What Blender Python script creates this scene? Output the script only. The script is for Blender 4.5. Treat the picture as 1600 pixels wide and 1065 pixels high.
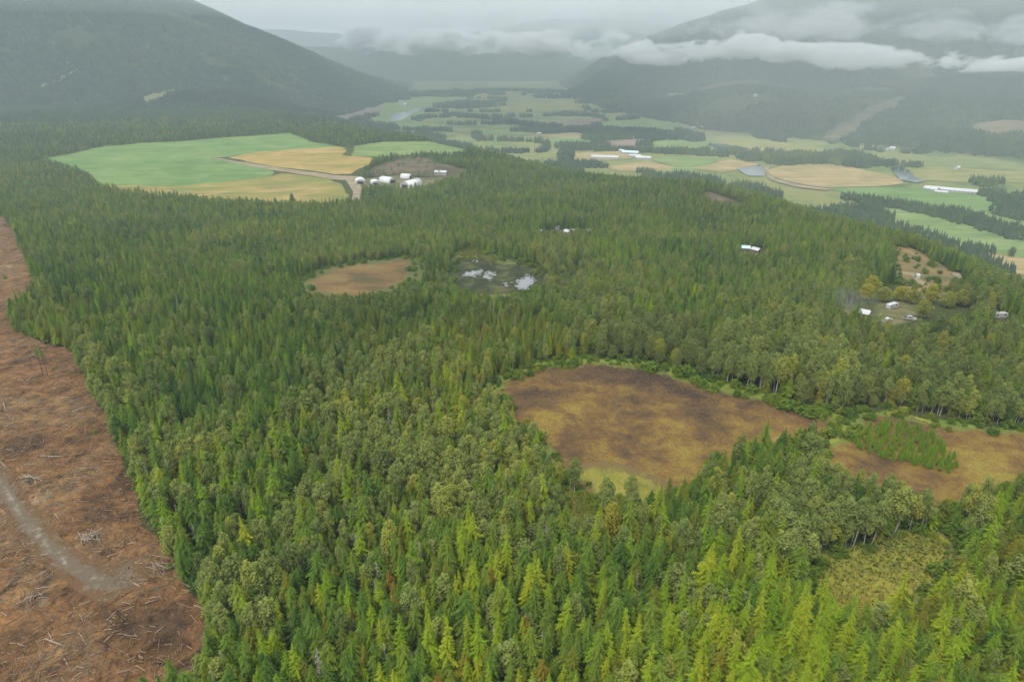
import bpy, math, random, re
import numpy as np
from mathutils import Vector, Matrix, Euler
from mathutils.geometry import delaunay_2d_cdt

for o in list(bpy.data.objects):
    bpy.data.objects.remove(o)
S = bpy.context.scene
COL = S.collection
R = math.radians

# ------------------------------------------------------------------ camera
CAM_Z = 125.0
PITCH = 23.9
cam_d = bpy.data.cameras.new('camera')
cam_d.sensor_width = 36.0
cam_d.lens = 24.0
cam_d.clip_start = 1.0
cam_d.clip_end = 40000.0
cam = bpy.data.objects.new('camera', cam_d)
cam.location = (0, 0, CAM_Z)
cam.rotation_euler = (R(90 - PITCH), 0, 0)
COL.objects.link(cam)
S.camera = cam

# ------------------------------------------------------------------ overcast sky
SUN_EL, SUN_AZ = 58.0, 215.0           # azimuth clockwise from +Y
w = bpy.data.worlds.new('World')
S.world = w
w.use_nodes = True
nt = w.node_tree
nt.nodes.clear()
out = nt.nodes.new('ShaderNodeOutputWorld')
bg = nt.nodes.new('ShaderNodeBackground')
sky = nt.nodes.new('ShaderNodeTexSky')
sky.sky_type = 'NISHITA'
sky.sun_disc = False
sky.sun_elevation = R(SUN_EL)
sky.sun_rotation = R(SUN_AZ)
sky.air_density = 1.0
sky.dust_density = 4.0
mix = nt.nodes.new('ShaderNodeMix')
mix.data_type = 'RGBA'
mix.inputs[0].default_value = 0.9       # share of the sky closed by the cloud layer
tc = nt.nodes.new('ShaderNodeTexCoord')
mp = nt.nodes.new('ShaderNodeMapping')
mp.inputs['Scale'].default_value = (1.2, 1.2, 5.0)
ns = nt.nodes.new('ShaderNodeTexNoise')
ns.inputs['Scale'].default_value = 1.6
ns.inputs['Detail'].default_value = 5.0
cr = nt.nodes.new('ShaderNodeValToRGB')
cr.color_ramp.elements[0].position = 0.3
cr.color_ramp.elements[0].color = (0.80, 0.83, 0.84, 1)
cr.color_ramp.elements[1].position = 0.72
cr.color_ramp.elements[1].color = (1.0, 1.0, 0.995, 1)
sc = nt.nodes.new('ShaderNodeVectorMath')
sc.operation = 'SCALE'
sc.inputs['Scale'].default_value = 6.1
nt.links.new(tc.outputs['Generated'], mp.inputs['Vector'])
nt.links.new(mp.outputs['Vector'], ns.inputs['Vector'])
nt.links.new(ns.outputs['Fac'], cr.inputs['Fac'])
nt.links.new(cr.outputs['Color'], sc.inputs[0])
nt.links.new(sky.outputs['Color'], mix.inputs[6])
nt.links.new(sc.outputs['Vector'], mix.inputs[7])
nt.links.new(mix.outputs[2], bg.inputs['Color'])
bg.inputs['Strength'].default_value = 0.12
nt.links.new(bg.outputs[0], out.inputs['Surface'])

sun_d = bpy.data.lights.new('sun', 'SUN')
sun_d.energy = 1.5
sun_d.angle = R(10)
sun_d.color = (1.0, 0.96, 0.90)
sun = bpy.data.objects.new('sun', sun_d)
sun.rotation_euler = Euler((R(90 - SUN_EL), 0, R(180 - SUN_AZ)), 'XYZ')
sun.location = (0, 0, 900)
COL.objects.link(sun)

vs = S.view_settings
vs.view_transform = 'Standard'
vs.look = 'None'
vs.exposure = 1.02
vs.gamma = 1.0
vs.use_curve_mapping = False
cy = S.cycles
cy.max_bounces = 5
cy.diffuse_bounces = 1
cy.glossy_bounces = 2
cy.transmission_bounces = 2
cy.volume_bounces = 3
cy.transparent_max_bounces = 4
cy.caustics_reflective = False
cy.caustics_refractive = False
cy.use_denoising = True
cy.use_adaptive_sampling = True
cy.adaptive_threshold = 0.02
cy.volume_max_steps = 256

# ------------------------------------------------------------------ terrain height
#TERRAIN-BEGIN
def smooth01(t):
    t = np.clip(t, 0, 1)
    return t * t * (3 - 2 * t)

def table(xs, ys, sm):
    g = np.arange(xs[0] - 400, xs[-1] + 400, 5.0)
    v = np.interp(g, xs, ys)
    k = np.exp(-0.5 * (np.arange(-3 * sm, 3 * sm + 1, 5.0) / sm) ** 2)
    k /= k.sum()
    n = len(k) // 2
    v = np.convolve(np.pad(v, n, mode='edge'), k, mode='valid')
    return g, v

T_BASE = table([-400, 0, 120, 180, 290, 380, 480, 600, 750, 930, 1100, 1650, 2300, 3000],
               [2, 0, -3, -6, -8, -18, -34, -46, -63, -80, -91, -97, -105, -140], 35)
T_LEFT = table([-3600, -2900, -1914, -1577, -1298, -1000, -720, -550, 200],
               [900, 700, 330, 182, 75, -85, -205, -215, -215], 60)
T_RIGHT = table([300, 700, 1109, 1680, 2600, 3800, 5000],
                [-260, 0, 190, 350, 620, 900, 1000], 90)
T_MID = table([-3200, -2200, -1552, -1150, -500, 150, 700, 1120, 1400],
              [200, 60, 40, 185, 210, 120, -60, -205, -230], 120)
T_FAR = table([-4000, -1500, -500, 300, 1200, 2500, 4500],
              [250, 130, 190, 350, 390, 300, 420], 200)
EDGE = [(315, -600), (332, 436), (355, 530), (370, 634), (360, 720), (350, 782), (335, 855), (315, 935), (275, 1020), (200, 1100), (75, 1230), (-45, 1440),
        (-230, 1720), (-520, 2050), (-900, 2500), (-1500, 3000)]
FOOT = [(3600, 1000), (1482, 2013), (742, 2740), (424, 3651), (330, 4800), (800, 7000), (1500, 9000)]

def poly_sd(x, y, pl):
    """signed distance to a polyline, positive to the right of its direction"""
    best = np.full(x.shape, 1e18)
    sg = np.zeros(x.shape)
    for (ax, ay), (bx, by) in zip(pl[:-1], pl[1:]):
        dx, dy = bx - ax, by - ay
        t = np.clip(((x - ax) * dx + (y - ay) * dy) / (dx * dx + dy * dy), 0, 1)
        ex, ey = x - ax - t * dx, y - ay - t * dy
        d = ex * ex + ey * ey
        m = d < best
        best = np.where(m, d, best)
        sg = np.where(m, np.where(dx * ey - dy * ex < 0, 1.0, -1.0), sg)
    return np.sqrt(best) * sg

def vnoise(x, y, sc, seed):
    """smooth value noise in -1..1"""
    x = x / sc; y = y / sc
    xi = np.floor(x).astype(np.int64); yi = np.floor(y).astype(np.int64)
    fx = x - xi; fy = y - yi
    fx = fx * fx * fx * (fx * (fx * 6 - 15) + 10); fy = fy * fy * fy * (fy * (fy * 6 - 15) + 10)
    def h(a, b):
        n = (a * 374761393 + b * 668265263 + seed * 1442695041) & 0x7fffffff
        n = ((n ^ (n >> 13)) * 1274126177) & 0x7fffffff
        return ((n ^ (n >> 16)) & 0xffff) / 32767.5 - 1
    return (h(xi, yi) * (1 - fx) + h(xi + 1, yi) * fx) * (1 - fy) + (h(xi, yi + 1) * (1 - fx) + h(xi + 1, yi + 1) * fx) * fy

def fbm(x, y, sc, seed, n=4):
    s = np.zeros(x.shape); a = 1.0; q = 0.0
    for i in range(n):
        s += a * vnoise(x, y, sc / 2 ** i, seed + i * 17); q += a; a *= 0.5
    return s / q

POND_C, POND_R = (-14.0, 487.0), (62.0, 42.0)

def H(x, y):
    x = np.asarray(x, float); y = np.asarray(y, float)
    z = np.interp(y, *T_BASE)
    # gentle undulation on the plateau, none in the bog flats
    und = 2.2 * vnoise(x, y, 150, 5) + 0.8 * vnoise(x, y, 55, 9)
    flat = np.exp(-(((x - 90) / 150) ** 2 + ((y - 225) / 75) ** 2))
    z = z + und * (1 - flat) * smooth01((y - 60) / 150)
    # knoll of brown slash behind the white barns
    z = z + 7 * np.exp(-(((x + 150) / 70) ** 2 + ((y - 1240) / 55) ** 2))
    # ridge shoulder on the right
    z = z + 14 * np.exp(-(((x - 260) / 170) ** 2 + ((y - 960) / 170) ** 2))
    # pond hollow
    q = np.sqrt(((x - POND_C[0]) / POND_R[0]) ** 2 + ((y - POND_C[1]) / POND_R[1]) ** 2)
    k = 1 - smooth01((q - 1.0) / 0.9)
    zp = float(np.interp(POND_C[1], *T_BASE)) - 2.0
    z = z * (1 - k) + zp * k
    s = poly_sd(x, y, EDGE)
    e = smooth01((s + 40) / 380)
    valley = -205 + 0 * x
    z = z * (1 - e) + valley * e
    # left mountain
    c = np.interp(x, *T_LEFT)
    f = np.where(y < 4300, smooth01(1 - (4300 - y) / 2100), smooth01(1 - (y - 4300) / 2500))
    rough = fbm(x, y, 700, 31, 5)
    gul = 1 - np.abs(vnoise(x + 0.25 * y, y * 0.25, 260, 37)) * 2
    m = -215 + (c + 215) * f * (1 + 0.10 * rough * np.clip((4300 - y) / 600, 0, 1)) + (34 * rough + 16 * gul * np.clip((4200 - y) / 500, 0, 1)) * smooth01((c + 150) / 200) * f
    # low wooded hump in front of it
    m2 = -205 + 125 * np.exp(-(((x + 1150) / 380) ** 2 + ((y - 2750) / 420) ** 2)) + 95 * np.exp(-(((x + 2100) / 700) ** 2 + ((y - 2500) / 450) ** 2))
    z = np.maximum(z, np.maximum(m, m2))
    # hills and the mountain on the right
    r = poly_sd(x, y, FOOT)
    r = np.maximum(r, 0)
    hill = np.interp(r, [0, 120, 400, 900, 1500, 2300, 4000], [0, 14, 55, 95, 150, 240, 420])
    hill = hill * (1 + 0.18 * fbm(x, y, 420, 77, 4)) + 75 * np.exp(-(((x - 960) / 330) ** 2 + ((y - 3150) / 330) ** 2)) * smooth01(r / 200)
    c = np.interp(x, *T_RIGHT)
    f = np.where(y < 5100, smooth01(1 - (5100 - y) / 2300), smooth01(1 - (y - 5100) / 3500))
    rr = fbm(x, y, 800, 53, 5)
    m = -230 + (c + 230) * f + (42 * rr - 20 * np.abs(vnoise(x - 0.2 * y, y * 0.3, 300, 59))) * f
    z = np.maximum(z, np.maximum(np.where(r > 0, -205 + hill, -1e9), m))
    # mountains that close the valley
    c = np.interp(x, *T_MID)
    f = np.where(y < 7400, smooth01(1 - (7400 - y) / 1600), smooth01(1 - (y - 7400) / 2500))
    z = np.maximum(z, -225 + (c + 225) * f + 30 * fbm(x, y, 900, 91, 5) * f)
    c = np.interp(x, *T_FAR)
    f = np.where(y < 10600, smooth01(1 - (10600 - y) / 2400), 1.0)
    z = np.maximum(z, -225 + (c + 225) * f + 40 * fbm(x, y, 1100, 97, 5) * f)
    return z
#TERRAIN-END

# ------------------------------------------------------------------ outlines on the ground, in metres
LAYOUT = {
    'clearcut': [(-680.4, 836.5), (-600.8, 795.5), (-507.0, 680.6), (-396.2, 535.3), (-304.7, 415.0), (-287.6, 382.6), (-278.9, 352.2), (-256.9, 322.7), (-228.1, 304.3), (-208.5, 293.6), (-184.1, 262.1), (-157.4, 231.1), (-136.3, 202.1), (-115.3, 173.7), (-99.9, 155.4), (-83.9, 135.7), (-70.8, 120.2), (-65.8, 110.0), (-68.2, 102.5), (-75.4, 97.8), (-76.9, 86.0), (-137.9, 86.0), (-252.8, 203.0), (-439.0, 429.9)],
    'track': [(-185.8, 197.8), (-171.3, 185.1), (-159.7, 175.2), (-149.1, 165.3), (-137.4, 154.6), (-127.3, 146.5), (-119.0, 140.6), (-110.7, 135.5), (-103.1, 132.2), (-104.5, 137.5), (-111.8, 140.7), (-119.5, 145.4), (-127.3, 151.0), (-136.8, 158.7), (-148.2, 169.2), (-159.3, 179.5), (-171.3, 189.9), (-186.0, 202.9)],
    'bog': [(-8.3, 243.5), (-1.4, 258.7), (14.1, 270.0), (34.6, 276.9), (57.2, 274.3), (71.5, 262.1), (82.9, 253.2), (98.5, 243.7), (109.9, 232.8), (121.7, 225.6), (116.4, 212.2), (102.0, 203.4), (83.6, 198.4), (68.9, 189.4), (56.8, 174.9), (41.5, 167.4), (31.4, 170.8), (21.3, 178.8), (15.0, 184.9), (10.5, 197.5), (5.8, 210.2), (-0.5, 224.2)],
    'bog_right': [(106.1, 197.1), (122.2, 215.9), (133.6, 227.6), (148.1, 229.6), (155.9, 221.5), (170.3, 217.6), (189.0, 214.0), (209.9, 208.0), (188.7, 181.5), (167.0, 179.8), (151.3, 174.6), (136.3, 166.4), (123.9, 164.9), (116.9, 169.7), (107.6, 174.8), (100.2, 180.7)],
    'sapling_patch': [(119.6, 207.7), (130.1, 217.8), (143.4, 220.6), (151.9, 214.4), (152.3, 203.3), (149.4, 191.0), (142.4, 186.5), (135.5, 189.1), (125.8, 195.0), (120.0, 201.2)],
    'wet_meadow': [(72.5, 133.1), (78.7, 143.3), (88.7, 149.6), (99.9, 150.7), (109.9, 156.2), (122.2, 158.5), (126.1, 152.8), (117.9, 138.8), (104.4, 127.5), (91.7, 121.3), (80.7, 117.4), (72.6, 121.3)],
    'glade': [(13.1, 167.2), (15.9, 174.4), (21.1, 176.3), (26.8, 173.5), (27.7, 165.4), (24.0, 157.9), (17.4, 156.6), (13.5, 160.4)],
    'sedge_patch': [(-150.8, 442.2), (-146.6, 498.7), (-124.0, 529.6), (-85.6, 549.7), (-66.2, 514.0), (-64.9, 469.3), (-73.4, 386.5), (-98.1, 376.2), (-124.4, 388.9)],
    'pond_open': [(-51.7, 531.4), (-49.2, 576.5), (-31.0, 583.2), (-7.7, 529.3), (20.8, 507.3), (26.5, 480.9), (22.0, 442.5), (1.9, 374.8), (-19.5, 374.9), (-34.5, 407.2), (-47.3, 480.9)],
    'pond': [(-48.9, 499.3), (-42.5, 518.9), (-25.6, 525.8), (-5.0, 508.9), (18.6, 499.3), (23.4, 475.0), (18.1, 403.7), (0.0, 381.9), (-19.3, 385.9), (-38.2, 452.7)],
    'reed_bed': [(-48.1, 537.8), (-43.9, 581.7), (-29.5, 586.0), (-16.7, 538.8), (-11.1, 515.6), (-15.8, 505.7), (-28.0, 522.3), (-37.9, 518.9)],
    'green_field': [(-934.6, 1380.0), (-910.0, 1441.9), (-899.6, 1555.7), (-825.5, 1622.4), (-713.3, 1711.0), (-577.6, 1837.0), (-524.8, 1756.2), (-481.7, 1668.5), (-362.3, 1559.2), (-463.3, 1539.4), (-536.4, 1467.1), (-581.2, 1416.2), (-608.5, 1400.4), (-540.0, 1334.7), (-422.1, 1234.9), (-414.3, 1176.0), (-489.5, 1119.2), (-571.4, 1094.8), (-657.2, 1102.6), (-700.1, 1157.0), (-827.3, 1282.1)],
    'gold_field': [(-573.7, 1410.1), (-536.4, 1467.1), (-463.3, 1539.4), (-382.0, 1576.9), (-358.9, 1512.2), (-350.4, 1439.2), (-284.4, 1410.8), (-265.5, 1377.9), (-270.3, 1304.9), (-282.4, 1211.1), (-311.6, 1202.4), (-380.5, 1248.9), (-482.6, 1311.9)],
    'green_field_far': [(-329.4, 1427.3), (-352.9, 1575.4), (-299.0, 1645.9), (-210.3, 1653.7), (-168.6, 2313.2), (-88.1, 2190.8), (-105.3, 1437.8), (-182.9, 1470.6), (-260.4, 1421.6)],
    'stubble_field': [(-663.8, 1096.2), (-652.1, 1102.7), (-569.8, 1091.7), (-488.4, 1116.4), (-413.3, 1173.1), (-404.2, 1214.0), (-301.6, 1160.4), (-265.8, 1097.5), (-219.9, 916.0), (-301.9, 864.4), (-395.1, 892.2), (-488.4, 963.5), (-580.6, 1017.1)],
    'farm_track': [(-608.5, 1400.4), (-583.1, 1397.8), (-480.3, 1304.9), (-378.6, 1242.2), (-310.1, 1196.2), (-263.6, 1185.4), (-256.4, 1150.1), (-300.2, 1154.6), (-367.2, 1202.1), (-469.8, 1274.1), (-573.0, 1371.6)],
    'farm_lane': [(-279.1, 1156.3), (-260.0, 1167.7), (-227.0, 1037.6), (-200.2, 896.0), (-212.5, 894.4), (-240.4, 1036.8)],
    'slash_knoll': [(-255.7, 1178.9), (-255.8, 1273.0), (-234.6, 1344.1), (-206.2, 1406.7), (-171.4, 1384.6), (-118.0, 1281.8), (-87.1, 1242.3), (-71.2, 1202.4), (-107.8, 1161.9), (-152.5, 1175.4), (-209.1, 1188.6)],
    'barn_yard': [(-256.6, 1111.4), (-258.8, 1161.8), (-209.1, 1188.6), (-146.1, 1166.8), (-108.6, 1171.1), (-88.3, 1191.8), (-82.6, 1172.3), (-115.2, 1125.8), (-131.8, 1069.8), (-154.7, 1033.4), (-198.4, 1062.3), (-229.4, 1044.2)],
    'valley_field_a': [(342.3, 2879.5), (415.9, 3088.7), (572.1, 3191.2), (681.0, 3035.3), (725.2, 2877.9), (665.9, 2774.6), (564.1, 2715.0), (450.6, 2774.6)],
    'valley_field_b': [(170.6, 3064.0), (283.8, 3165.0), (414.4, 3165.0), (342.1, 2923.6), (261.2, 2901.4)],
    'valley_field_c': [(142.4, 2532.9), (231.1, 2550.1), (293.8, 2450.4), (259.1, 2372.7), (188.9, 2357.7), (149.5, 2418.7)],
    'valley_field_d': [(62.1, 2639.2), (245.2, 2715.0), (317.8, 2621.0), (309.7, 2550.1), (184.9, 2550.1)],
    'valley_field_e': [(282.4, 2387.9), (362.8, 2499.3), (482.2, 2533.0), (474.9, 2418.8), (379.5, 2313.9)],
    'valley_field_f': [(485.2, 2450.4), (593.3, 2516.1), (665.3, 2357.7), (659.3, 2257.7), (529.7, 2230.6), (462.7, 2285.5)],
    'valley_field_g': [(185.3, 2178.1), (336.1, 2230.6), (348.7, 2165.3), (402.9, 2204.0), (409.3, 2127.9), (302.1, 2056.5), (192.2, 1989.5), (177.4, 2079.8)],
    'valley_field_h': [(430.4, 2115.7), (626.7, 2103.6), (570.4, 2000.4), (494.1, 1876.6), (343.5, 1857.4), (465.4, 1926.4), (413.2, 2045.0)],
    'valley_field_i': [(252.4, 1957.5), (398.2, 2045.0), (461.9, 1926.4), (379.6, 1867.0), (277.4, 1876.6)],
    'valley_field_j': [(504.5, 1926.4), (649.1, 2068.1), (695.7, 1978.7), (566.7, 1857.4)],
    'valley_field_k': [(693.4, 1886.4), (753.9, 1968.0), (901.5, 2000.4), (959.3, 1926.4), (988.1, 1775.1), (966.0, 1707.5), (886.1, 1667.5), (758.5, 1659.8), (692.5, 1723.9), (673.1, 1792.8)],
    'valley_field_l': [(764.1, 1636.8), (913.3, 1659.8), (993.4, 1636.8), (1083.5, 1585.5), (1035.2, 1418.2), (954.1, 1378.6), (891.8, 1406.7), (817.2, 1497.6), (777.1, 1564.4)],
    'valley_field_m': [(1114.0, 1936.7), (1214.0, 1936.7), (1317.7, 1876.6), (1429.0, 1838.5), (1328.8, 1699.3), (1154.1, 1723.9), (1056.0, 1749.2), (1055.0, 1820.0)],
    'valley_field_n': [(729.9, 2434.5), (901.4, 2482.8), (1030.2, 2257.7), (965.5, 2152.7), (856.6, 2178.1), (750.3, 2285.5)],
    'valley_field_o': [(777.8, 1460.0), (831.4, 1418.2), (870.7, 1305.0), (923.9, 1137.0), (858.5, 1046.1), (808.8, 1095.4), (769.9, 1137.0), (749.6, 1220.2), (740.1, 1305.0)],
    'valley_field_p': [(783.8, 1106.4), (806.4, 1091.7), (856.1, 1042.8), (797.5, 961.5), (774.5, 997.6), (763.6, 1049.5)],
    'valley_field_q': [(959.0, 1523.7), (979.1, 1356.8), (1037.7, 1295.1), (971.2, 1202.7), (938.9, 1295.1), (908.5, 1412.4)],
    'valley_field_r': [(-679.8, 3819.4), (-600.5, 4232.2), (-316.7, 4472.3), (-305.7, 4099.7), (-407.9, 3819.8), (-430.9, 3445.2), (-447.9, 3120.7), (-264.7, 2941.8), (-276.7, 2789.0), (-408.5, 2833.4), (-621.8, 2884.2), (-619.2, 3295.2)],
    'valley_field_s': [(-762.7, 2839.3), (-752.3, 3514.8), (-673.4, 3782.1), (-639.5, 3325.4), (-650.8, 2899.7)],
    'valley_field_t': [(-257.4, 3607.6), (0.0, 3857.6), (288.2, 4057.4), (441.7, 3819.5), (321.8, 3607.7), (0.0, 3478.5)],
    'valley_field_u': [(-248.2, 2750.2), (-100.1, 2773.9), (97.4, 2695.7), (47.4, 2620.9), (-96.1, 2657.2)],
    'field_lane': [(679.7, 1876.6), (707.0, 1936.7), (743.2, 1989.5), (741.2, 1968.0), (707.1, 1916.3), (678.8, 1838.5), (672.4, 1757.7), (705.7, 1683.3), (752.0, 1644.4), (760.9, 1629.3), (739.5, 1614.5), (681.1, 1659.8), (655.0, 1740.7)],
    'river': [(-547.6, 3183.1), (-560.3, 3406.9), (-508.9, 3474.5), (-491.3, 3675.3), (-424.9, 3819.8), (-413.7, 3746.4), (-458.2, 3540.5), (-475.8, 3260.1), (-482.9, 3056.2), (-513.7, 3044.0)],
    'river_bend': [(1051.7, 1926.4), (1085.5, 1936.7), (1075.0, 1876.6), (1042.2, 1783.9), (1043.3, 1732.3), (1004.1, 1707.5), (982.9, 1749.2), (1017.0, 1847.9)],
    'river_reach': [(673.0, 2403.2), (746.7, 2343.0), (801.3, 2191.0), (864.7, 2115.7), (839.5, 2079.8), (764.3, 2140.2), (704.6, 2271.5), (652.9, 2343.0)],
    'pond_valley': [(615.7, 1906.2), (710.3, 1978.7), (693.3, 1896.3), (657.8, 1801.8), (614.4, 1801.8)],
    'valley_lane': [(1105.3, 1550.6), (1117.0, 1550.6), (1082.1, 1484.9), (1071.3, 1435.9), (1052.5, 1424.1), (1061.4, 1466.1)],
    'clearing_a': [(1087.4, 2500.7), (1210.3, 2638.8), (1394.8, 2845.5), (1646.2, 3098.5), (1730.0, 3103.6), (1512.2, 2827.9), (1329.0, 2643.7), (1183.1, 2464.1), (1086.0, 2387.9)],
    'clearing_b': [(931.9, 3708.5), (1086.3, 3749.6), (1275.3, 3730.2), (1285.4, 3655.1), (1117.9, 3624.0), (990.5, 3617.7)],
    'clearing_c': [(750.3, 3684.1), (820.1, 3712.8), (904.0, 3654.0), (867.5, 3562.8)],
    'clearing_d': [(-1540.7, 2916.1), (-1506.4, 3015.4), (-1439.0, 3108.9), (-1254.2, 2629.9), (-1290.0, 2543.1)],
    'clearing_e': [(1549.9, 2457.5), (1717.1, 2518.7), (1822.0, 2475.1), (1685.0, 2272.4), (1544.4, 2303.7)],
    'hill_road': [(-1922.4, 2958.8), (-1889.6, 3035.9), (-1854.4, 3137.8), (-1845.3, 3129.4), (-1868.7, 3019.4), (-1905.7, 2945.8)],
    'pasture': [(331.5, 575.9), (360.3, 601.2), (355.3, 562.4), (343.2, 511.4), (323.3, 462.8), (296.3, 417.6), (269.4, 385.8), (254.6, 380.2), (243.2, 386.6), (252.4, 422.9), (296.2, 514.0)],
    'drive': [(287.0, 485.9), (295.1, 478.3), (285.2, 454.9), (277.7, 428.2), (272.2, 421.1), (274.9, 440.1), (287.4, 468.1), (281.6, 476.0)],
    'drive_upper': [(332.3, 491.9), (341.0, 496.6), (329.0, 474.4), (304.0, 439.1), (304.8, 443.8), (322.9, 470.2), (323.9, 478.7)],
    'yard': [(200.1, 354.6), (221.8, 386.0), (234.5, 384.7), (235.7, 367.0), (219.7, 339.2), (199.3, 326.7), (189.3, 329.8)],
    'bare_spot': [(182.4, 361.2), (197.0, 379.8), (201.3, 373.1), (187.6, 342.0), (172.0, 324.9), (171.3, 336.6)],
    'homestead_a': [(23.7, 647.4), (30.0, 696.6), (71.3, 710.3), (84.0, 685.1), (76.9, 634.1), (47.1, 610.1)],
    'homestead_b': [(186.4, 548.1), (199.0, 579.6), (218.4, 576.0), (210.3, 543.6), (197.4, 521.4), (184.6, 522.7)],
    'homestead_c': [(244.5, 327.8), (264.7, 349.4), (272.7, 342.7), (257.5, 319.4), (240.3, 309.3)],
    'brown_ridge': [(245.8, 904.4), (270.9, 934.7), (285.7, 868.4), (291.5, 823.3), (267.9, 809.9), (245.5, 840.6)],
    'aspen_mid': [(-73.1, 208.1), (-69.8, 232.3), (-54.2, 257.4), (-27.3, 260.0), (-10.7, 253.8), (-7.2, 221.8), (6.3, 187.9), (13.5, 167.2), (10.5, 146.9), (0.0, 139.3), (-17.8, 149.7), (-31.4, 170.8), (-49.2, 181.0)],
    'aspen_bogside': [(11.7, 170.5), (23.1, 167.1), (36.9, 157.7), (53.5, 157.5), (62.4, 169.8), (77.5, 180.1), (71.0, 160.4), (43.8, 139.0), (16.8, 139.2)],
    'cottonwood_bank': [(36.5, 281.4), (38.8, 317.1), (67.8, 334.5), (95.9, 324.7), (84.9, 260.7), (72.0, 264.0), (57.4, 275.8)],
    'aspen_bank': [(81.9, 254.4), (95.2, 298.7), (130.4, 319.6), (158.3, 309.0), (142.2, 254.4), (127.0, 226.6), (110.3, 233.9), (98.9, 244.9)],
    'willow_right': [(127.0, 226.6), (172.7, 319.4), (206.6, 340.4), (279.0, 336.3), (245.2, 252.6), (208.9, 212.4), (187.3, 214.9), (156.5, 222.5), (146.2, 230.6)],
    'aspen_right': [(73.0, 166.6), (84.1, 187.4), (103.0, 187.3), (116.9, 169.7), (123.5, 154.4), (115.4, 143.8), (107.5, 151.7), (85.1, 141.3), (72.3, 138.9)],
    'larch_corner': [(31.3, 74.4), (43.8, 125.5), (55.5, 139.0), (71.4, 136.5), (79.1, 127.5), (99.3, 129.7), (119.1, 141.2), (145.9, 166.4), (194.5, 169.4), (123.1, 74.4)],
    'cedar_front': [(-52.6, 74.4), (-71.8, 121.2), (-59.5, 125.5), (-40.5, 139.4), (-6.7, 139.3), (25.0, 125.5), (41.9, 117.5), (31.3, 74.4)],
    'homestead_willows': [(183.5, 342.3), (226.0, 421.8), (257.6, 433.9), (270.7, 387.7), (276.3, 362.3), (251.1, 325.2), (200.9, 317.7)],
    'broad_back': [(-95.7, 620.5), (-62.9, 654.4), (54.7, 564.0), (71.0, 481.2), (77.4, 387.3), (58.3, 317.3), (27.6, 340.7), (19.8, 396.8), (-57.7, 597.3)],
    'log_ends': [(-182.6, 242.9), (-178.1, 243.9), (-176.5, 240.1), (-174.4, 242.2), (-170.4, 230.6), (-165.7, 235.2), (-168.5, 228.0), (-164.9, 229.8), (-149.9, 212.2), (-151.4, 217.3), (-149.0, 211.7), (-149.4, 216.7), (-146.6, 201.5), (-148.5, 206.7), (-161.5, 197.3), (-152.8, 196.7), (-153.1, 197.2), (-145.2, 199.4), (-172.6, 193.9), (-167.8, 190.2), (-157.9, 181.4), (-158.9, 185.2), (-155.9, 181.1), (-156.5, 184.9), (-157.0, 185.7), (-151.7, 180.5), (-155.0, 185.7), (-155.2, 188.7), (-135.6, 177.6), (-134.3, 179.3), (-136.3, 165.1), (-133.0, 162.1), (-130.6, 160.7), (-131.9, 163.6), (-109.8, 145.4), (-105.6, 149.3), (-106.7, 151.0), (-104.3, 151.9), (-121.0, 133.2), (-116.7, 134.3), (-106.9, 127.8), (-104.5, 129.3), (-105.0, 124.6), (-102.8, 122.4), (-90.9, 128.5), (-88.6, 129.9), (-90.3, 130.4), (-88.4, 131.0), (-108.5, 117.1), (-102.6, 114.9), (-104.8, 118.4), (-103.6, 118.9), (-108.9, 118.9), (-106.2, 116.2), (-101.8, 118.9), (-98.0, 115.4), (-95.3, 112.4), (-93.2, 114.1), (-91.6, 110.7), (-91.7, 112.0), (-100.8, 111.5), (-97.7, 108.6), (-94.1, 119.0), (-93.0, 119.5), (-94.4, 116.3), (-93.7, 119.0), (-83.7, 119.7), (-83.0, 121.1), (-105.6, 159.4), (-106.3, 163.0), (-143.4, 208.0), (-145.6, 213.2), (-92.3, 142.7), (-87.7, 143.1), (-85.3, 135.9), (-81.2, 133.8), (-78.8, 128.1), (-74.4, 126.6), (-86.4, 107.9), (-84.5, 108.8), (-114.0, 115.7), (-111.3, 114.8), (-201.0, 236.6), (-195.5, 230.1), (-175.9, 201.7), (-172.6, 200.7)],
    'pile_spots': [(-118.5, 153.1), (-93.1, 140.8), (-119.0, 128.8), (-155.7, 182.3)],
    'slim_pine_spots': [(-200.7, 263.7), (-206.4, 268.9)],
    'hoop_barns': [(-248.1, 1125.5), (-222.4, 1116.3), (-204.4, 1133.1), (-160.2, 1094.4), (-178.1, 1163.3)],
    'shed_spots': [(-122.0, 1187.1)],
    'long_barns': [(1033.9, 1607.1), (992.6, 1621.8), (998.6, 1592.6)],
    'dairy_spots': [(278.1, 2091.6), (368.6, 2178.1), (372.2, 2115.7), (391.1, 2079.8), (348.4, 2217.2)],
    'house_spots': [(720.1, 2812.2), (747.7, 2802.5), (404.4, 2550.1), (427.1, 2533.0), (468.2, 2585.1), (1178.1, 2299.6), (1200.6, 2244.1), (1229.0, 2268.0), (989.7, 2635.8), (-614.6, 3975.0), (-564.3, 3819.6), (-279.9, 3935.2), (-781.1, 3363.8), (100.3, 2639.3), (155.1, 2115.7), (159.4, 2068.1), (1222.6, 1906.2), (69.6, 2754.4), (1008.1, 2997.1), (1381.6, 3383.4)],
    'cabin_spots': [(28.1, 680.7), (56.4, 676.1), (62.8, 675.7), (77.5, 673.3), (201.5, 570.1), (207.0, 560.4), (193.0, 349.5)],
    'tank_spots': [(48.0, 707.2)],
    'caravan_spots': [(217.8, 365.7), (261.9, 340.6)],
    'truck_spots': [(200.2, 337.2), (213.2, 339.8)],
    'van_spots': [(286.9, 460.1)],
    'lone_tree_spots': [(821.7, 1084.5)],
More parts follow.
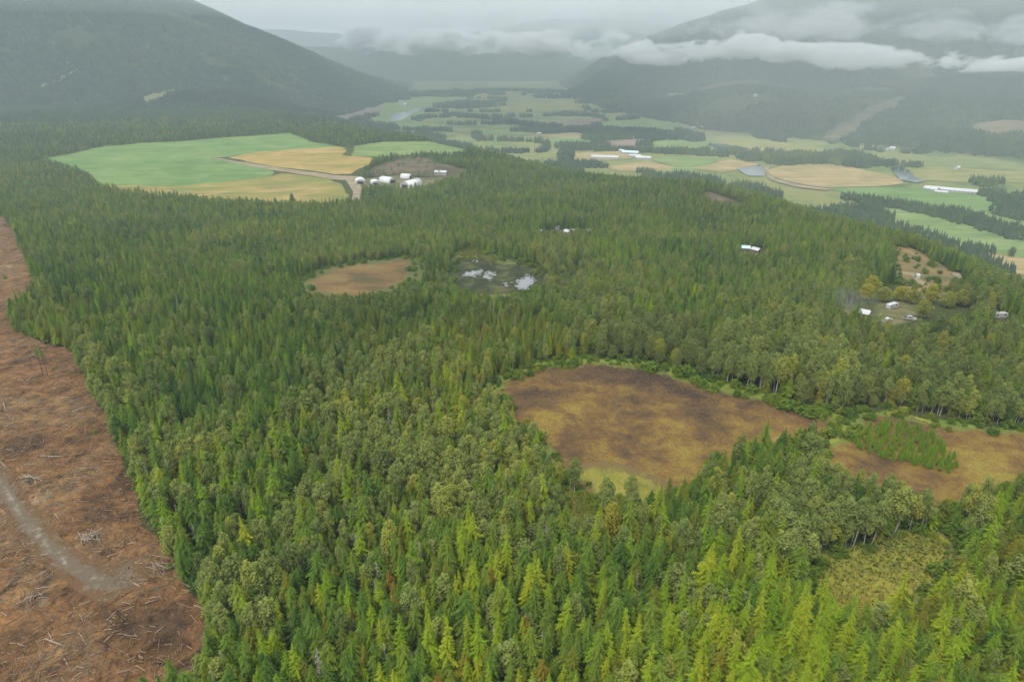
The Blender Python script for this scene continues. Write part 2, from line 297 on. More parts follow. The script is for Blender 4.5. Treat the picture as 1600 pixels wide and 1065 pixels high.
    'willow_spots': [(227.8, 409.0), (232.8, 384.9), (245.0, 375.3), (248.9, 364.7), (213.2, 386.5), (257.2, 366.5), (221.8, 343.0), (221.9, 382.4), (236.0, 377.2)],
    'bog_bushes': [(76.0, 263.4), (61.5, 267.4), (71.5, 262.1), (106.5, 231.8), (112.8, 227.6)],
    'row_a': [(163.9, 2244.0), (269.4, 2271.5), (387.1, 2230.6), (520.8, 2191.0), (646.7, 2140.2)],
    'row_b': [(274.6, 2639.3), (365.4, 2695.7), (493.8, 2734.6), (616.7, 2621.0), (693.3, 2550.2)],
    'row_c': [(744.3, 1523.7), (798.5, 1460.0), (855.7, 1389.7), (889.5, 1295.1), (913.3, 1185.7)],
    'row_d': [(668.5, 2217.2), (728.9, 2091.6), (826.4, 2045.0), (986.9, 2068.1), (1074.6, 1978.7)],
    'row_e': [(1105.8, 1585.5), (1075.0, 1504.1), (1048.1, 1441.8), (1030.6, 1356.8)],
    'row_f': [(-300.2, 3356.7), (-114.4, 3191.0), (53.0, 2946.1), (151.3, 2794.9)],
    'farm_all': [(-934.6, 1380.0), (-910.0, 1441.9), (-899.6, 1555.7), (-825.5, 1622.4), (-713.3, 1711.0), (-577.6, 1837.0), (-524.8, 1756.2), (-481.7, 1668.5), (-362.3, 1559.2), (-352.9, 1575.4), (-299.0, 1645.9), (-210.3, 1653.7), (-168.6, 2313.2), (-88.1, 2190.8), (-105.3, 1437.8), (-180.2, 1448.4), (-206.2, 1406.7), (-263.9, 1369.2), (-255.7, 1178.9), (-227.0, 1037.6), (-200.2, 896.0), (-215.0, 893.9), (-301.9, 864.4), (-395.1, 892.2), (-488.4, 963.5), (-580.6, 1017.1), (-663.8, 1096.2), (-700.1, 1157.0), (-827.3, 1282.1)],
    'willow_open': [(183.5, 342.3), (225.2, 421.9), (258.8, 436.1), (254.6, 380.2), (261.4, 356.1), (225.3, 315.6), (201.3, 307.1), (180.2, 308.6)],
    'water_a': [(-39.9, 481.8), (-32.9, 494.1), (-21.8, 498.0), (-20.1, 488.8), (-24.5, 481.8), (-27.9, 472.7), (-31.4, 479.2)],
    'water_b': [(-22.4, 476.0), (-20.4, 498.8), (-16.2, 492.2), (-8.8, 493.5), (-10.8, 483.9), (-14.2, 477.6), (-12.5, 461.7), (-17.7, 466.8)],
    'water_c': [(1.3, 470.5), (8.1, 482.4), (15.0, 491.3), (19.6, 487.8), (18.6, 465.6), (12.9, 450.7), (5.6, 446.9), (1.4, 455.9)],
    'water_d': [(-9.0, 461.8), (-4.8, 467.4), (0.5, 467.4), (0.7, 455.7), (-4.7, 453.5)],
    'water_e': [(-35.3, 517.4), (-28.0, 523.7), (-22.6, 523.7), (-27.5, 515.1)],
    'water_f': [(-53.9, 513.6), (-48.3, 515.7), (-44.1, 510.1), (-48.8, 508.8)],
    'dark_left': [(-321.2, 439.6), (-351.5, 607.5), (-205.2, 555.5), (-93.3, 388.9), (-34.5, 340.8), (-46.7, 281.2), (-77.5, 242.9), (-85.0, 203.0), (-113.1, 206.2), (-168.2, 257.1)],
    'olive_mid': [(-147.4, 388.0), (-59.2, 369.0), (38.8, 388.0), (40.9, 281.5), (-5.6, 266.4), (-70.2, 282.0)],
    'track_shoulder': [(-185.7, 194.9), (-171.3, 182.2), (-160.0, 172.4), (-149.6, 162.7), (-137.7, 151.9), (-127.3, 143.4), (-118.6, 137.2), (-110.0, 131.8), (-102.1, 128.3), (-96.5, 132.4), (-94.5, 137.1), (-98.7, 143.2), (-106.2, 146.2), (-105.6, 141.9), (-112.7, 144.7), (-119.9, 149.1), (-127.3, 154.3), (-136.4, 161.6), (-147.7, 171.9), (-159.0, 182.5), (-171.2, 192.9), (-186.1, 206.1)],
    'bog_yellow': [(16.9, 188.6), (24.8, 193.5), (34.7, 194.7), (42.2, 188.4), (49.6, 183.1), (53.9, 176.6), (48.4, 168.3), (40.1, 164.9), (29.9, 167.6), (21.0, 175.3)],
}

rng = np.random.RandomState(11)
rnd = random.Random(5)

def zat(x, y):
    return float(H(np.array([x]), np.array([y]))[0])

def inside(x, y, poly):
    x = np.asarray(x); y = np.asarray(y)
    c = np.zeros(x.shape, bool)
    n = len(poly)
    for i in range(n):
        (ax, ay), (bx, by) = poly[i], poly[i - 1]
        m = (ay > y) != (by > y)
        if ay != by:
            c ^= m & (x < (bx - ax) * (y - ay) / (by - ay) + ax)
    return c

def edge_dist(x, y, poly):
    best = np.full(np.shape(x), 1e9)
    for i in range(len(poly)):
        (ax, ay), (bx, by) = poly[i - 1], poly[i]
        dx, dy = bx - ax, by - ay
        q = max(dx * dx + dy * dy, 1e-9)
        t = np.clip(((x - ax) * dx + (y - ay) * dy) / q, 0, 1)
        best = np.minimum(best, np.hypot(x - ax - t * dx, y - ay - t * dy))
    return best

def to_photo(x, y, z):
    """where a point falls in the picture, 0..1 across and down (used to word labels and to leave out what lies outside the view)"""
    p = R(PITCH); f = 24.0 / 36.0
    dz = z - CAM_Z
    d = np.maximum(y * math.cos(p) - dz * math.sin(p), 1e-3)
    up = y * math.sin(p) + dz * math.cos(p)
    return 0.5 + f * x / d, 0.5 - f * up / d * 1600 / 1065

# ------------------------------------------------------------------ materials
def nodes(name):
    m = bpy.data.materials.new(name)
    m.use_nodes = True
    t = m.node_tree
    t.nodes.clear()
    o = t.nodes.new('ShaderNodeOutputMaterial')
    return m, t, o

def ramp(t, stops):
    r = t.nodes.new('ShaderNodeValToRGB')
    e = r.color_ramp.elements
    e[0].position = stops[0][0]; e[0].color = (*stops[0][1], 1)
    e[1].position = stops[-1][0]; e[1].color = (*stops[-1][1], 1)
    for p, c in stops[1:-1]:
        n = e.new(p); n.color = (*c, 1)
    return r

def noise(t, scale, detail=5, rough=0.55, vec=None, dist=0.0):
    n = t.nodes.new('ShaderNodeTexNoise')
    n.inputs['Scale'].default_value = scale
    n.inputs['Detail'].default_value = detail
    n.inputs['Roughness'].default_value = rough
    n.inputs['Distortion'].default_value = dist
    if vec is not None:
        t.links.new(vec, n.inputs['Vector'])
    return n

def math_n(t, op, a, b=None):
    n = t.nodes.new('ShaderNodeMath'); n.operation = op
    for i, v in enumerate((a, b)):
        if v is None: continue
        if isinstance(v, (int, float)): n.inputs[i].default_value = v
        else: t.links.new(v, n.inputs[i])
    return n.outputs[0]

def mixc(t, fac, a, b, blend='MIX'):
    n = t.nodes.new('ShaderNodeMix'); n.data_type = 'RGBA'; n.blend_type = blend
    for i, v in ((0, fac), (6, a), (7, b)):
        if isinstance(v, (int, float)): n.inputs[i].default_value = v
        elif isinstance(v, tuple): n.inputs[i].default_value = (*v, 1)
        else: t.links.new(v, n.inputs[i])
    return n.outputs[2]

def principled(t, o, color, rough=0.9, spec=0.2, bump=None, bump_d=0.3, bump_s=0.6):
    b = t.nodes.new('ShaderNodeBsdfPrincipled')
    if isinstance(color, tuple): b.inputs['Base Color'].default_value = (*color, 1)
    else: t.links.new(color, b.inputs['Base Color'])
    b.inputs['Roughness'].default_value = rough
    b.inputs['Specular IOR Level'].default_value = spec
    if bump is not None:
        n = t.nodes.new('ShaderNodeBump')
        n.inputs['Strength'].default_value = bump_s
        n.inputs['Distance'].default_value = bump_d
        t.links.new(bump, n.inputs['Height'])
        t.links.new(n.outputs['Normal'], b.inputs['Normal'])
    t.links.new(b.outputs[0], o.inputs['Surface'])
    return b

def pos(t):
    return t.nodes.new('ShaderNodeNewGeometry').outputs['Position']

def rim_mix(t, p, color, under, width, ns_=0.5, amp=2.4):
    """the cover thins out towards the sheet's uneven rim and the neighbouring ground shows"""
    at = t.nodes.new('ShaderNodeAttribute'); at.attribute_name = 'rim'
    n = noise(t, ns_, 5, 0.65, p)
    k = math_n(t, 'ADD', math_n(t, 'DIVIDE', at.outputs['Fac'], width), math_n(t, 'MULTIPLY', math_n(t, 'SUBTRACT', n.outputs['Fac'], 0.5), amp))
    mr = t.nodes.new('ShaderNodeMapRange'); mr.interpolation_type = 'SMOOTHSTEP'
    mr.inputs['From Min'].default_value = 0.25; mr.inputs['From Max'].default_value = 0.75
    t.links.new(k, mr.inputs['Value'])
    return mixc(t, mr.outputs['Result'], under, color)

def ground_mat(name, coarse, fine, cs, fs, fine_f=0.5, bump_d=0.3, spec=0.1, under=None, width=4.0, rs=0.5, mid=None, amp=2.4):
    """two scales of patchiness: coarse ramp over noise of scale cs, multiplied by a fine ramp"""
    m, t, o = nodes(name)
    p = pos(t)
    a = noise(t, cs, 6, 0.6, p, 0.4)
    ra = ramp(t, coarse)
    t.links.new(a.outputs['Fac'], ra.inputs['Fac'])
    b = noise(t, fs, 6, 0.7, p)
    rb = ramp(t, fine)
    t.links.new(b.outputs['Fac'], rb.inputs['Fac'])
    c = mixc(t, fine_f, ra.outputs[0], rb.outputs[0], 'MULTIPLY')
    if mid:
        n3 = noise(t, mid[0], 7, 0.7, p, 0.5)
        r3 = ramp(t, mid[1]); t.links.new(n3.outputs['Fac'], r3.inputs['Fac'])
        c = mixc(t, 1.0, c, r3.outputs[0], 'MULTIPLY')
    if under:
        c = rim_mix(t, p, c, under, width, rs, amp)
    principled(t, o, c, 0.95, spec, b.outputs['Fac'], bump_d)
    return m

GREY = [(0.25, (0.45, 0.45, 0.45)), (0.5, (1, 1, 1)), (0.75, (1.5, 1.45, 1.35))]

def terrain_mat():
    m, t, o = nodes('forest_floor')
    p = pos(t)
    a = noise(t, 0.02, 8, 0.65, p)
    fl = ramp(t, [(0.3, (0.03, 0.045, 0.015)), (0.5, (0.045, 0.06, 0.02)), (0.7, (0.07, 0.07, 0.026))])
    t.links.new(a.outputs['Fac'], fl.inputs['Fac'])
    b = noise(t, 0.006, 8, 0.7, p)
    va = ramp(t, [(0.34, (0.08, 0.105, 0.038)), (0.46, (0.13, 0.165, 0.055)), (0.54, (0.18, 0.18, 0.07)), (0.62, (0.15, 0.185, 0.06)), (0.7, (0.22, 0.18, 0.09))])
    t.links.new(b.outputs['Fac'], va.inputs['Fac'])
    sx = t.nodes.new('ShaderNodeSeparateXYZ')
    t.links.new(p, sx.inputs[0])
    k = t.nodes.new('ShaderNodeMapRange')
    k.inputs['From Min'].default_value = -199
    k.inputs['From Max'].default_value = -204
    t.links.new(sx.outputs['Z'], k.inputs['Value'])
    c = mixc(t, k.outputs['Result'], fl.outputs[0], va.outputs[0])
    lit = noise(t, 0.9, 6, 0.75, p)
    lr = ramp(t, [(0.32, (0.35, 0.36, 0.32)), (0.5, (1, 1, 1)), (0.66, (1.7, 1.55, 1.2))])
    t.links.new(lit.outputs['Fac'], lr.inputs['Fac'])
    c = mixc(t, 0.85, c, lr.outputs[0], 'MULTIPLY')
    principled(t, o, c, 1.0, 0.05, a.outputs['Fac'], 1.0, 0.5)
    return m

M = {}
M['terrain'] = terrain_mat()
M['clearcut'] = ground_mat('cut_over_soil', [(0.36, (0.069, 0.044, 0.028)), (0.44, (0.127, 0.072, 0.035)), (0.50, (0.164, 0.092, 0.043)), (0.55, (0.114, 0.078, 0.050)), (0.60, (0.180, 0.109, 0.050)), (0.68, (0.190, 0.137, 0.085))],
                           [(0.28, (0.35, 0.33, 0.3)), (0.5, (1, 1, 1)), (0.7, (1.35, 1.3, 1.25))], 0.045, 1.1, 0.9, 0.6, mid=(0.2, [(0.36, (0.38, 0.36, 0.36)), (0.45, (0.85, 0.84, 0.82)), (0.54, (1.05, 1.02, 0.95)), (0.63, (1.5, 1.42, 1.2))]))
M['track'] = ground_mat('packed_dirt', [(0.36, (0.13, 0.108, 0.076)), (0.5, (0.185, 0.162, 0.118)), (0.64, (0.245, 0.22, 0.168))], GREY, 0.12, 1.6, 0.5, 0.15, under=(0.12, 0.092, 0.062), width=2.6, rs=0.6, amp=2.2)
M['shoulder'] = ground_mat('trampled_soil', [(0.36, (0.085, 0.064, 0.042)), (0.5, (0.13, 0.102, 0.068)), (0.64, (0.175, 0.145, 0.105))], GREY, 0.15, 1.4, 0.8, 0.3, under=(0.118, 0.072, 0.038), width=5.0, rs=0.3, amp=3.0)
M['lane'] = ground_mat('farm_lane_dirt', [(0.35, (0.17, 0.135, 0.085)), (0.65, (0.27, 0.225, 0.15))], GREY, 0.03, 0.4, 0.4, 0.15)

def bog_mat():
    m, t, o = nodes('bog_sedge')
    p = pos(t)
    a = noise(t, 0.036, 10, 0.73, p, 0.15)
    sx = t.nodes.new('ShaderNodeSeparateXYZ'); t.links.new(p, sx.inputs[0])
    far = t.nodes.new('ShaderNodeMapRange')
    far.inputs['From Min'].default_value = 185; far.inputs['From Max'].default_value = 265
    far.inputs['To Min'].default_value = 0.075; far.inputs['To Max'].default_value = -0.055
    t.links.new(sx.outputs['Y'], far.inputs['Value'])
    v = math_n(t, 'ADD', a.outputs['Fac'], far.outputs['Result'])
    r = ramp(t, [(0.39, (0.050, 0.035, 0.026)), (0.45, (0.085, 0.055, 0.031)), (0.50, (0.124, 0.077, 0.032)), (0.545, (0.167, 0.107, 0.033)), (0.595, (0.203, 0.141, 0.035)), (0.65, (0.226, 0.185, 0.040))])
    t.links.new(v, r.inputs['Fac'])
    b = noise(t, 1.1, 8, 0.8, p)
    rb = ramp(t, [(0.3, (0.45, 0.42, 0.4)), (0.5, (1, 1, 1)), (0.7, (1.4, 1.35, 1.2))])
    t.links.new(b.outputs['Fac'], rb.inputs['Fac'])
    c = mixc(t, 0.7, r.outputs[0], rb.outputs[0], 'MULTIPLY')
    c = rim_mix(t, p, c, (0.13, 0.16, 0.035), 5.0, 0.25)
    principled(t, o, c, 1.0, 0.05, b.outputs['Fac'], 0.5)
    return m

M['bog'] = bog_mat()
M['margin'] = ground_mat('wet_margin_grass', [(0.35, (0.09, 0.15, 0.022)), (0.5, (0.16, 0.21, 0.03)), (0.65, (0.25, 0.24, 0.045))], GREY, 0.06, 1.1, 0.5, 0.4, under=(0.045, 0.06, 0.02), width=3.5, rs=0.4)
M['sedge'] = ground_mat('rusty_sedge', [(0.38, (0.085, 0.068, 0.028)), (0.46, (0.125, 0.082, 0.034)), (0.53, (0.15, 0.094, 0.038)), (0.62, (0.17, 0.12, 0.045))], GREY, 0.04, 0.5, 0.6, 0.3, under=(0.085, 0.105, 0.032), width=22, rs=0.06, amp=3.2)
M['wet_meadow'] = ground_mat('yellow_meadow', [(0.36, (0.15, 0.15, 0.025)), (0.46, (0.22, 0.21, 0.035)), (0.54, (0.20, 0.21, 0.03)), (0.64, (0.19, 0.13, 0.05))], GREY, 0.09, 1.2, 0.6, 0.4, under=(0.09, 0.11, 0.03), width=3.0)
M['pasture'] = ground_mat('dry_pasture', [(0.38, (0.085, 0.09, 0.035)), (0.47, (0.14, 0.115, 0.048)), (0.55, (0.18, 0.125, 0.055)), (0.64, (0.21, 0.145, 0.068))], GREY, 0.03, 0.5, 0.35, 0.2, under=(0.08, 0.09, 0.035), width=6, rs=0.12)
M['hill_clear'] = ground_mat('grown_over_clearing', [(0.3, (0.07, 0.075, 0.035)), (0.5, (0.12, 0.10, 0.055)), (0.7, (0.17, 0.125, 0.075))], GREY, 0.008, 0.06, 0.6, 1.0, under=(0.045, 0.06, 0.025), width=35, rs=0.02)
M['slash'] = ground_mat('slash_slope', [(0.36, (0.055, 0.052, 0.026)), (0.5, (0.095, 0.075, 0.045)), (0.64, (0.14, 0.105, 0.068))], GREY, 0.03, 0.25, 0.7, 0.6, under=(0.06, 0.06, 0.03), width=6, rs=0.12)
M['shore'] = ground_mat('marsh_scrub', [(0.35, (0.055, 0.065, 0.024)), (0.5, (0.09, 0.105, 0.032)), (0.65, (0.15, 0.15, 0.05))], GREY, 0.06, 0.5, 0.5, 0.4, under=(0.05, 0.065, 0.022), width=10, rs=0.1)
M['yellow_grass'] = ground_mat('yellow_rim_grass', [(0.38, (0.13, 0.13, 0.028)), (0.5, (0.19, 0.18, 0.034)), (0.62, (0.24, 0.21, 0.045))], GREY, 0.09, 1.2, 0.6, 0.4, under=(0.135, 0.098, 0.04), width=7, rs=0.16, amp=3.4)
M['yard'] = ground_mat('yard_grass', [(0.36, (0.075, 0.085, 0.03)), (0.5, (0.12, 0.112, 0.048)), (0.64, (0.18, 0.14, 0.075))], GREY, 0.07, 0.6, 0.5, 0.2, under=(0.07, 0.085, 0.03), width=6, rs=0.15)
M['marsh'] = ground_mat('marsh_and_reflection', [(0.35, (0.022, 0.028, 0.015)), (0.5, (0.04, 0.047, 0.021)), (0.65, (0.085, 0.09, 0.03))], GREY, 0.08, 0.6, 0.5, 0.4)  # dark tone covers marsh plants and painted dark reflections in the pond

def crop(name, c1, c2, c3, ang=0.0):
    """field with faint drill rows and broad patchiness"""
    m, t, o = nodes(name)
    p = pos(t)
    a = noise(t, 0.011, 7, 0.62, p, 0.9)
    r = ramp(t, [(0.38, c1), (0.5, c2), (0.62, c3)])
    t.links.new(a.outputs['Fac'], r.inputs['Fac'])
    mp_ = t.nodes.new('ShaderNodeMapping')
    mp_.inputs['Rotation'].default_value = (0, 0, R(ang))
    mp_.inputs['Scale'].default_value = (0.003, 0.055, 1)
    t.links.new(p, mp_.inputs['Vector'])
    b = noise(t, 1.0, 4, 0.6, mp_.outputs[0])
    rb = ramp(t, [(0.3, (0.74, 0.74, 0.72)), (0.7, (1.24, 1.2, 1.14))])
    t.links.new(b.outputs['Fac'], rb.inputs['Fac'])
    c = mixc(t, 0.9, r.outputs[0], rb.outputs[0], 'MULTIPLY')
    principled(t, o, c, 1.0, 0.05)
    return m

M['green'] = crop('green_crop', (0.090, 0.163, 0.052), (0.112, 0.189, 0.060), (0.142, 0.211, 0.073), 10)
M['green2'] = crop('green_grass', (0.112, 0.172, 0.056), (0.142, 0.202, 0.069), (0.172, 0.215, 0.082), 35)
M['gold'] = crop('golden_grain', (0.215, 0.189, 0.052), (0.275, 0.211, 0.069), (0.327, 0.232, 0.095), -25)
M['stubble'] = crop('stubble', (0.163, 0.172, 0.052), (0.215, 0.189, 0.060), (0.301, 0.228, 0.103), 80)
M['tan'] = crop('tan_stubble', (0.224, 0.189, 0.086), (0.267, 0.219, 0.103), (0.310, 0.241, 0.129), 40)
M['olive'] = crop('olive_hay', (0.155, 0.172, 0.056), (0.189, 0.194, 0.069), (0.224, 0.206, 0.086), 60)
M['plough'] = crop('ploughed_soil', (0.14, 0.115, 0.09), (0.17, 0.14, 0.11), (0.21, 0.17, 0.13), 15)

def water_mat(name, col, weed=None):
    m, t, o = nodes(name)
    b = principled(t, o, col, 0.02, 1.0)
    b.inputs['IOR'].default_value = 1.5
    b.inputs['Coat Weight'].default_value = 1.0
    b.inputs['Coat IOR'].default_value = 1.62
    b.inputs['Coat Roughness'].default_value = 0.01
    if weed:
        p = pos(t)
        at = t.nodes.new('ShaderNodeAttribute'); at.attribute_name = 'rim'
        n = noise(t, 0.28, 6, 0.65, p, 0.4)
        k = math_n(t, 'ADD', math_n(t, 'DIVIDE', at.outputs['Fac'], 6.0), math_n(t, 'MULTIPLY', math_n(t, 'SUBTRACT', n.outputs['Fac'], 0.5), 4.0))
        mr = t.nodes.new('ShaderNodeMapRange'); mr.interpolation_type = 'SMOOTHSTEP'
        mr.inputs['From Min'].default_value = 0.12; mr.inputs['From Max'].default_value = 0.75
        t.links.new(k, mr.inputs['Value'])
        d = t.nodes.new('ShaderNodeBsdfDiffuse'); d.inputs['Color'].default_value = (*weed, 1)
        mx = t.nodes.new('ShaderNodeMixShader')
        t.links.new(mr.outputs['Result'], mx.inputs[0]); t.links.new(d.outputs[0], mx.inputs[1]); t.links.new(b.outputs[0], mx.inputs[2])
        t.links.new(mx.outputs[0], o.inputs['Surface'])
    return m
M['water'] = water_mat('pond_water', (0.02, 0.022, 0.015), (0.035, 0.042, 0.018))
M['river'] = water_mat('river_water', (0.05, 0.07, 0.07))

def leaf_mat(name, stops, trans=0.25, noise_amp=0.35, ns=1.4):
    m, t, o = nodes(name)
    at = t.nodes.new('ShaderNodeAttribute'); at.attribute_type = 'INSTANCER'; at.attribute_name = 'tint'
    n = noise(t, ns, 3, 0.6, t.nodes.new('ShaderNodeTexCoord').outputs['Object'])
    k = math_n(t, 'MULTIPLY', math_n(t, 'SUBTRACT', n.outputs['Fac'], 0.5), noise_amp)
    r = ramp(t, stops)
    t.links.new(math_n(t, 'ADD', at.outputs['Fac'], k), r.inputs['Fac'])
    d = t.nodes.new('ShaderNodeBsdfPrincipled')
    d.inputs['Roughness'].default_value = 0.75
    d.inputs['Specular IOR Level'].default_value = 0.08
    t.links.new(r.outputs[0], d.inputs['Base Color'])
    tr = t.nodes.new('ShaderNodeBsdfTranslucent')
    t.links.new(r.outputs[0], tr.inputs['Color'])
    mx = t.nodes.new('ShaderNodeMixShader'); mx.inputs[0].default_value = trans
    t.links.new(d.outputs[0], mx.inputs[1]); t.links.new(tr.outputs[0], mx.inputs[2])
    t.links.new(mx.outputs[0], o.inputs['Surface'])
    return m

LEAF = dict(
    spruce_tree=[(0.0, (0.032, 0.072, 0.014)), (0.3, (0.064, 0.121, 0.016)), (0.6, (0.102, 0.166, 0.018)), (1.0, (0.144, 0.194, 0.019))],
    larch_tree=[(0.0, (0.098, 0.175, 0.009)), (0.4, (0.149, 0.240, 0.010)), (0.7, (0.191, 0.270, 0.011)), (1.0, (0.242, 0.275, 0.013))],
    cedar_tree=[(0.0, (0.070, 0.101, 0.013)), (0.4, (0.112, 0.141, 0.013)), (0.7, (0.153, 0.158, 0.015)), (0.9, (0.188, 0.144, 0.016)), (1.0, (0.205, 0.125, 0.017))],
    aspen_tree=[(0.0, (0.138, 0.194, 0.046)), (0.4, (0.193, 0.245, 0.059)), (0.75, (0.241, 0.286, 0.070)), (1.0, (0.310, 0.322, 0.048))],
    cottonwood_tree=[(0.0, (0.110, 0.152, 0.040)), (0.4, (0.155, 0.197, 0.051)), (0.75, (0.201, 0.232, 0.055)), (1.0, (0.321, 0.308, 0.034))],
    shrub=[(0.0, (0.074, 0.134, 0.016)), (0.5, (0.131, 0.198, 0.019)), (1.0, (0.251, 0.268, 0.026))],
)
for k, v in LEAF.items():
    M[k] = leaf_mat(k.replace('_tree', '') + '_foliage', v, 0.30 if k in ('aspen_tree', 'cottonwood_tree', 'shrub') else 0.10, 0.5, 2.6)
def bark(name, c1, c2):
    m, t, o = nodes(name)
    n = noise(t, 1.2, 4, 0.7, t.nodes.new('ShaderNodeTexCoord').outputs['Object'])
    r = ramp(t, [(0.35, c1), (0.65, c2)])
    t.links.new(n.outputs['Fac'], r.inputs['Fac'])
    principled(t, o, r.outputs[0], 0.9, 0.1, n.outputs['Fac'], 0.03)
    return m
M['bark'] = bark('brown_bark', (0.05, 0.035, 0.025), (0.12, 0.09, 0.065))
M['pale_bark'] = bark('pale_bark', (0.28, 0.26, 0.2), (0.55, 0.53, 0.46))
M['dead'] = bark('weathered_wood', (0.17, 0.155, 0.135), (0.36, 0.33, 0.30))
M['log_pale'] = bark('peeled_log', (0.24, 0.195, 0.14), (0.42, 0.36, 0.28))
M['log_brown'] = bark('bark_log', (0.16, 0.09, 0.05), (0.33, 0.21, 0.12))

def flat_mat(name, c, rough=0.6, spec=0.3, var=0.15, metal=0.0):
    m, t, o = nodes(name)
    n = noise(t, 0.5, 5, 0.6, t.nodes.new('ShaderNodeTexCoord').outputs['Object'])
    r = ramp(t, [(0.3, tuple(v * (1 - var) for v in c)), (0.7, tuple(min(v * (1 + var), 0.9) for v in c))])
    t.links.new(n.outputs['Fac'], r.inputs['Fac'])
    principled(t, o, r.outputs[0], rough, spec)
    return m
M['white_fabric'] = flat_mat('white_barn_cover', (0.56, 0.57, 0.56), 0.55)
M['white_metal'] = flat_mat('white_sheet_roof', (0.44, 0.45, 0.45), 0.4, 0.4)
M['teal_metal'] = flat_mat('pale_teal_roof', (0.45, 0.62, 0.60), 0.45, 0.4)
M['grey_wall'] = flat_mat('grey_boards', (0.35, 0.34, 0.32), 0.8)
M['white_wall'] = flat_mat('white_boards', (0.36, 0.36, 0.34), 0.7)
M['brown_wall'] = flat_mat('brown_boards', (0.2, 0.13, 0.08), 0.8)
M['dark_open'] = flat_mat('door_and_opening_shade', (0.03, 0.03, 0.03), 0.9)  # near black paints barn opening shade; doors and cargo beds share it
M['glass'] = flat_mat('window_glass', (0.04, 0.05, 0.06), 0.1, 0.6)
M['rubber'] = flat_mat('tyre_rubber', (0.03, 0.03, 0.03), 0.9)
M['red_paint'] = flat_mat('rust_red_paint', (0.30, 0.07, 0.04), 0.4, 0.5)

# ------------------------------------------------------------------ mesh helpers
def mesh(name, verts, faces, mat=None, mats=None, fmat=None, smooth=False):
    me = bpy.data.meshes.new(name)
    me.from_pydata([tuple(v) for v in verts], [], [tuple(int(i) for i in f) for f in faces])
    for m_ in (mats or ([mat] if mat else [])):
        me.materials.append(m_)
    if fmat is not None:
        me.polygons.foreach_set('material_index', np.asarray(fmat, np.int32))
    if smooth:
        me.polygons.foreach_set('use_smooth', np.ones(len(me.polygons), bool))
    me.update()
    return me

def link(name, data, parent=None, **props):
    o = bpy.data.objects.new(name, data)
    COL.objects.link(o)
    if parent is not None:
        o.parent = parent
    for k, v in props.items():
        o[k] = v
    return o

def root(name, loc, label, cat, group=None, rotz=0.0, scale=None):
    o = link(name, None, label=label, category=cat)
    o.location = loc
    o.rotation_euler = (0, 0, rotz)
    if scale is not None:
        o.scale = scale
    if group:
        o['group'] = group
    return o

class MB:
    def __init__(s): s.v = []; s.f = []
    def add(s, v, f):
        n = len(s.v); s.v += [tuple(p) for p in v]; s.f += [tuple(i + n for i in q) for q in f]
    def box(s, x0, x1, y0, y1, z0, z1):
        s.add([(x0, y0, z0), (x1, y0, z0), (x1, y1, z0), (x0, y1, z0), (x0, y0, z1), (x1, y0, z1), (x1, y1, z1), (x0, y1, z1)],
              [(0, 3, 2, 1), (4, 5, 6, 7), (0, 1, 5, 4), (1, 2, 6, 5), (2, 3, 7, 6), (3, 0, 4, 7)])
    def tube(s, pts, rad, n=6):
        ring = []
        base = len(s.v)
        for i, p in enumerate(pts):
            p = Vector(p)
            d = (Vector(pts[min(i + 1, len(pts) - 1)]) - Vector(pts[max(i - 1, 0)])).normalized()
            a = d.orthogonal().normalized(); b = d.cross(a)
            for k in range(n):
                t = 2 * math.pi * k / n
                s.v.append(tuple(p + (a * math.cos(t) + b * math.sin(t)) * rad[i]))
        m = len(pts)
        for i in range(m - 1):
            for k in range(n):
                q = base + i * n
                s.f.append((q + k, q + (k + 1) % n, q + n + (k + 1) % n, q + n + k))
        s.f.append(tuple(base + k for k in reversed(range(n))))
        s.f.append(tuple(base + (m - 1) * n + k for k in range(n)))
    def mesh(s, name, mat, smooth=False):
        return mesh(name, s.v, s.f, mat, smooth=smooth)

# ------------------------------------------------------------------ terrain
def graded(lo, hi, a, b, step, grow):
    mid = list(np.arange(a, b + 0.1, step))
    up = []; q = step; v = mid[-1]
    while v < hi:
        q = min(q * grow, 70); v += q; up.append(v)
    dn = []; q = step; v = mid[0]
    while v > lo:
        q = min(q * grow, 70); v -= q; dn.append(v)
    return np.array(dn[::-1] + mid + up)

gx = graded(-6600, 6600, -720, 560, 6, 1.03)
gy = graded(-700, 12400, 60, 1560, 6, 1.03)
X, Y = np.meshgrid(gx, gy)
Z = H(X, Y)
n0, n1 = Y.shape
vv = np.stack([X.ravel(), Y.ravel(), Z.ravel()], 1)
idx = np.arange(n0 * n1).reshape(n0, n1)
quads = np.stack([idx[:-1, :-1].ravel(), idx[:-1, 1:].ravel(), idx[1:, 1:].ravel(), idx[1:, :-1].ravel()], 1)
me = bpy.data.meshes.new('terrain')
me.vertices.add(len(vv)); me.vertices.foreach_set('co', vv.ravel())
me.loops.add(quads.size); me.loops.foreach_set('vertex_index', quads.ravel().astype(np.int32))
me.polygons.add(len(quads))
me.polygons.foreach_set('loop_start', np.arange(0, quads.size, 4, dtype=np.int32))
me.polygons.foreach_set('use_smooth', np.ones(len(quads), bool))
me.update(calc_edges=True)
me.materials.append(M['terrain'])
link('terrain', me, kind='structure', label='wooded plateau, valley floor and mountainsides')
Z_MIN, Z_MAX = float(Z.min()), float(Z.max())

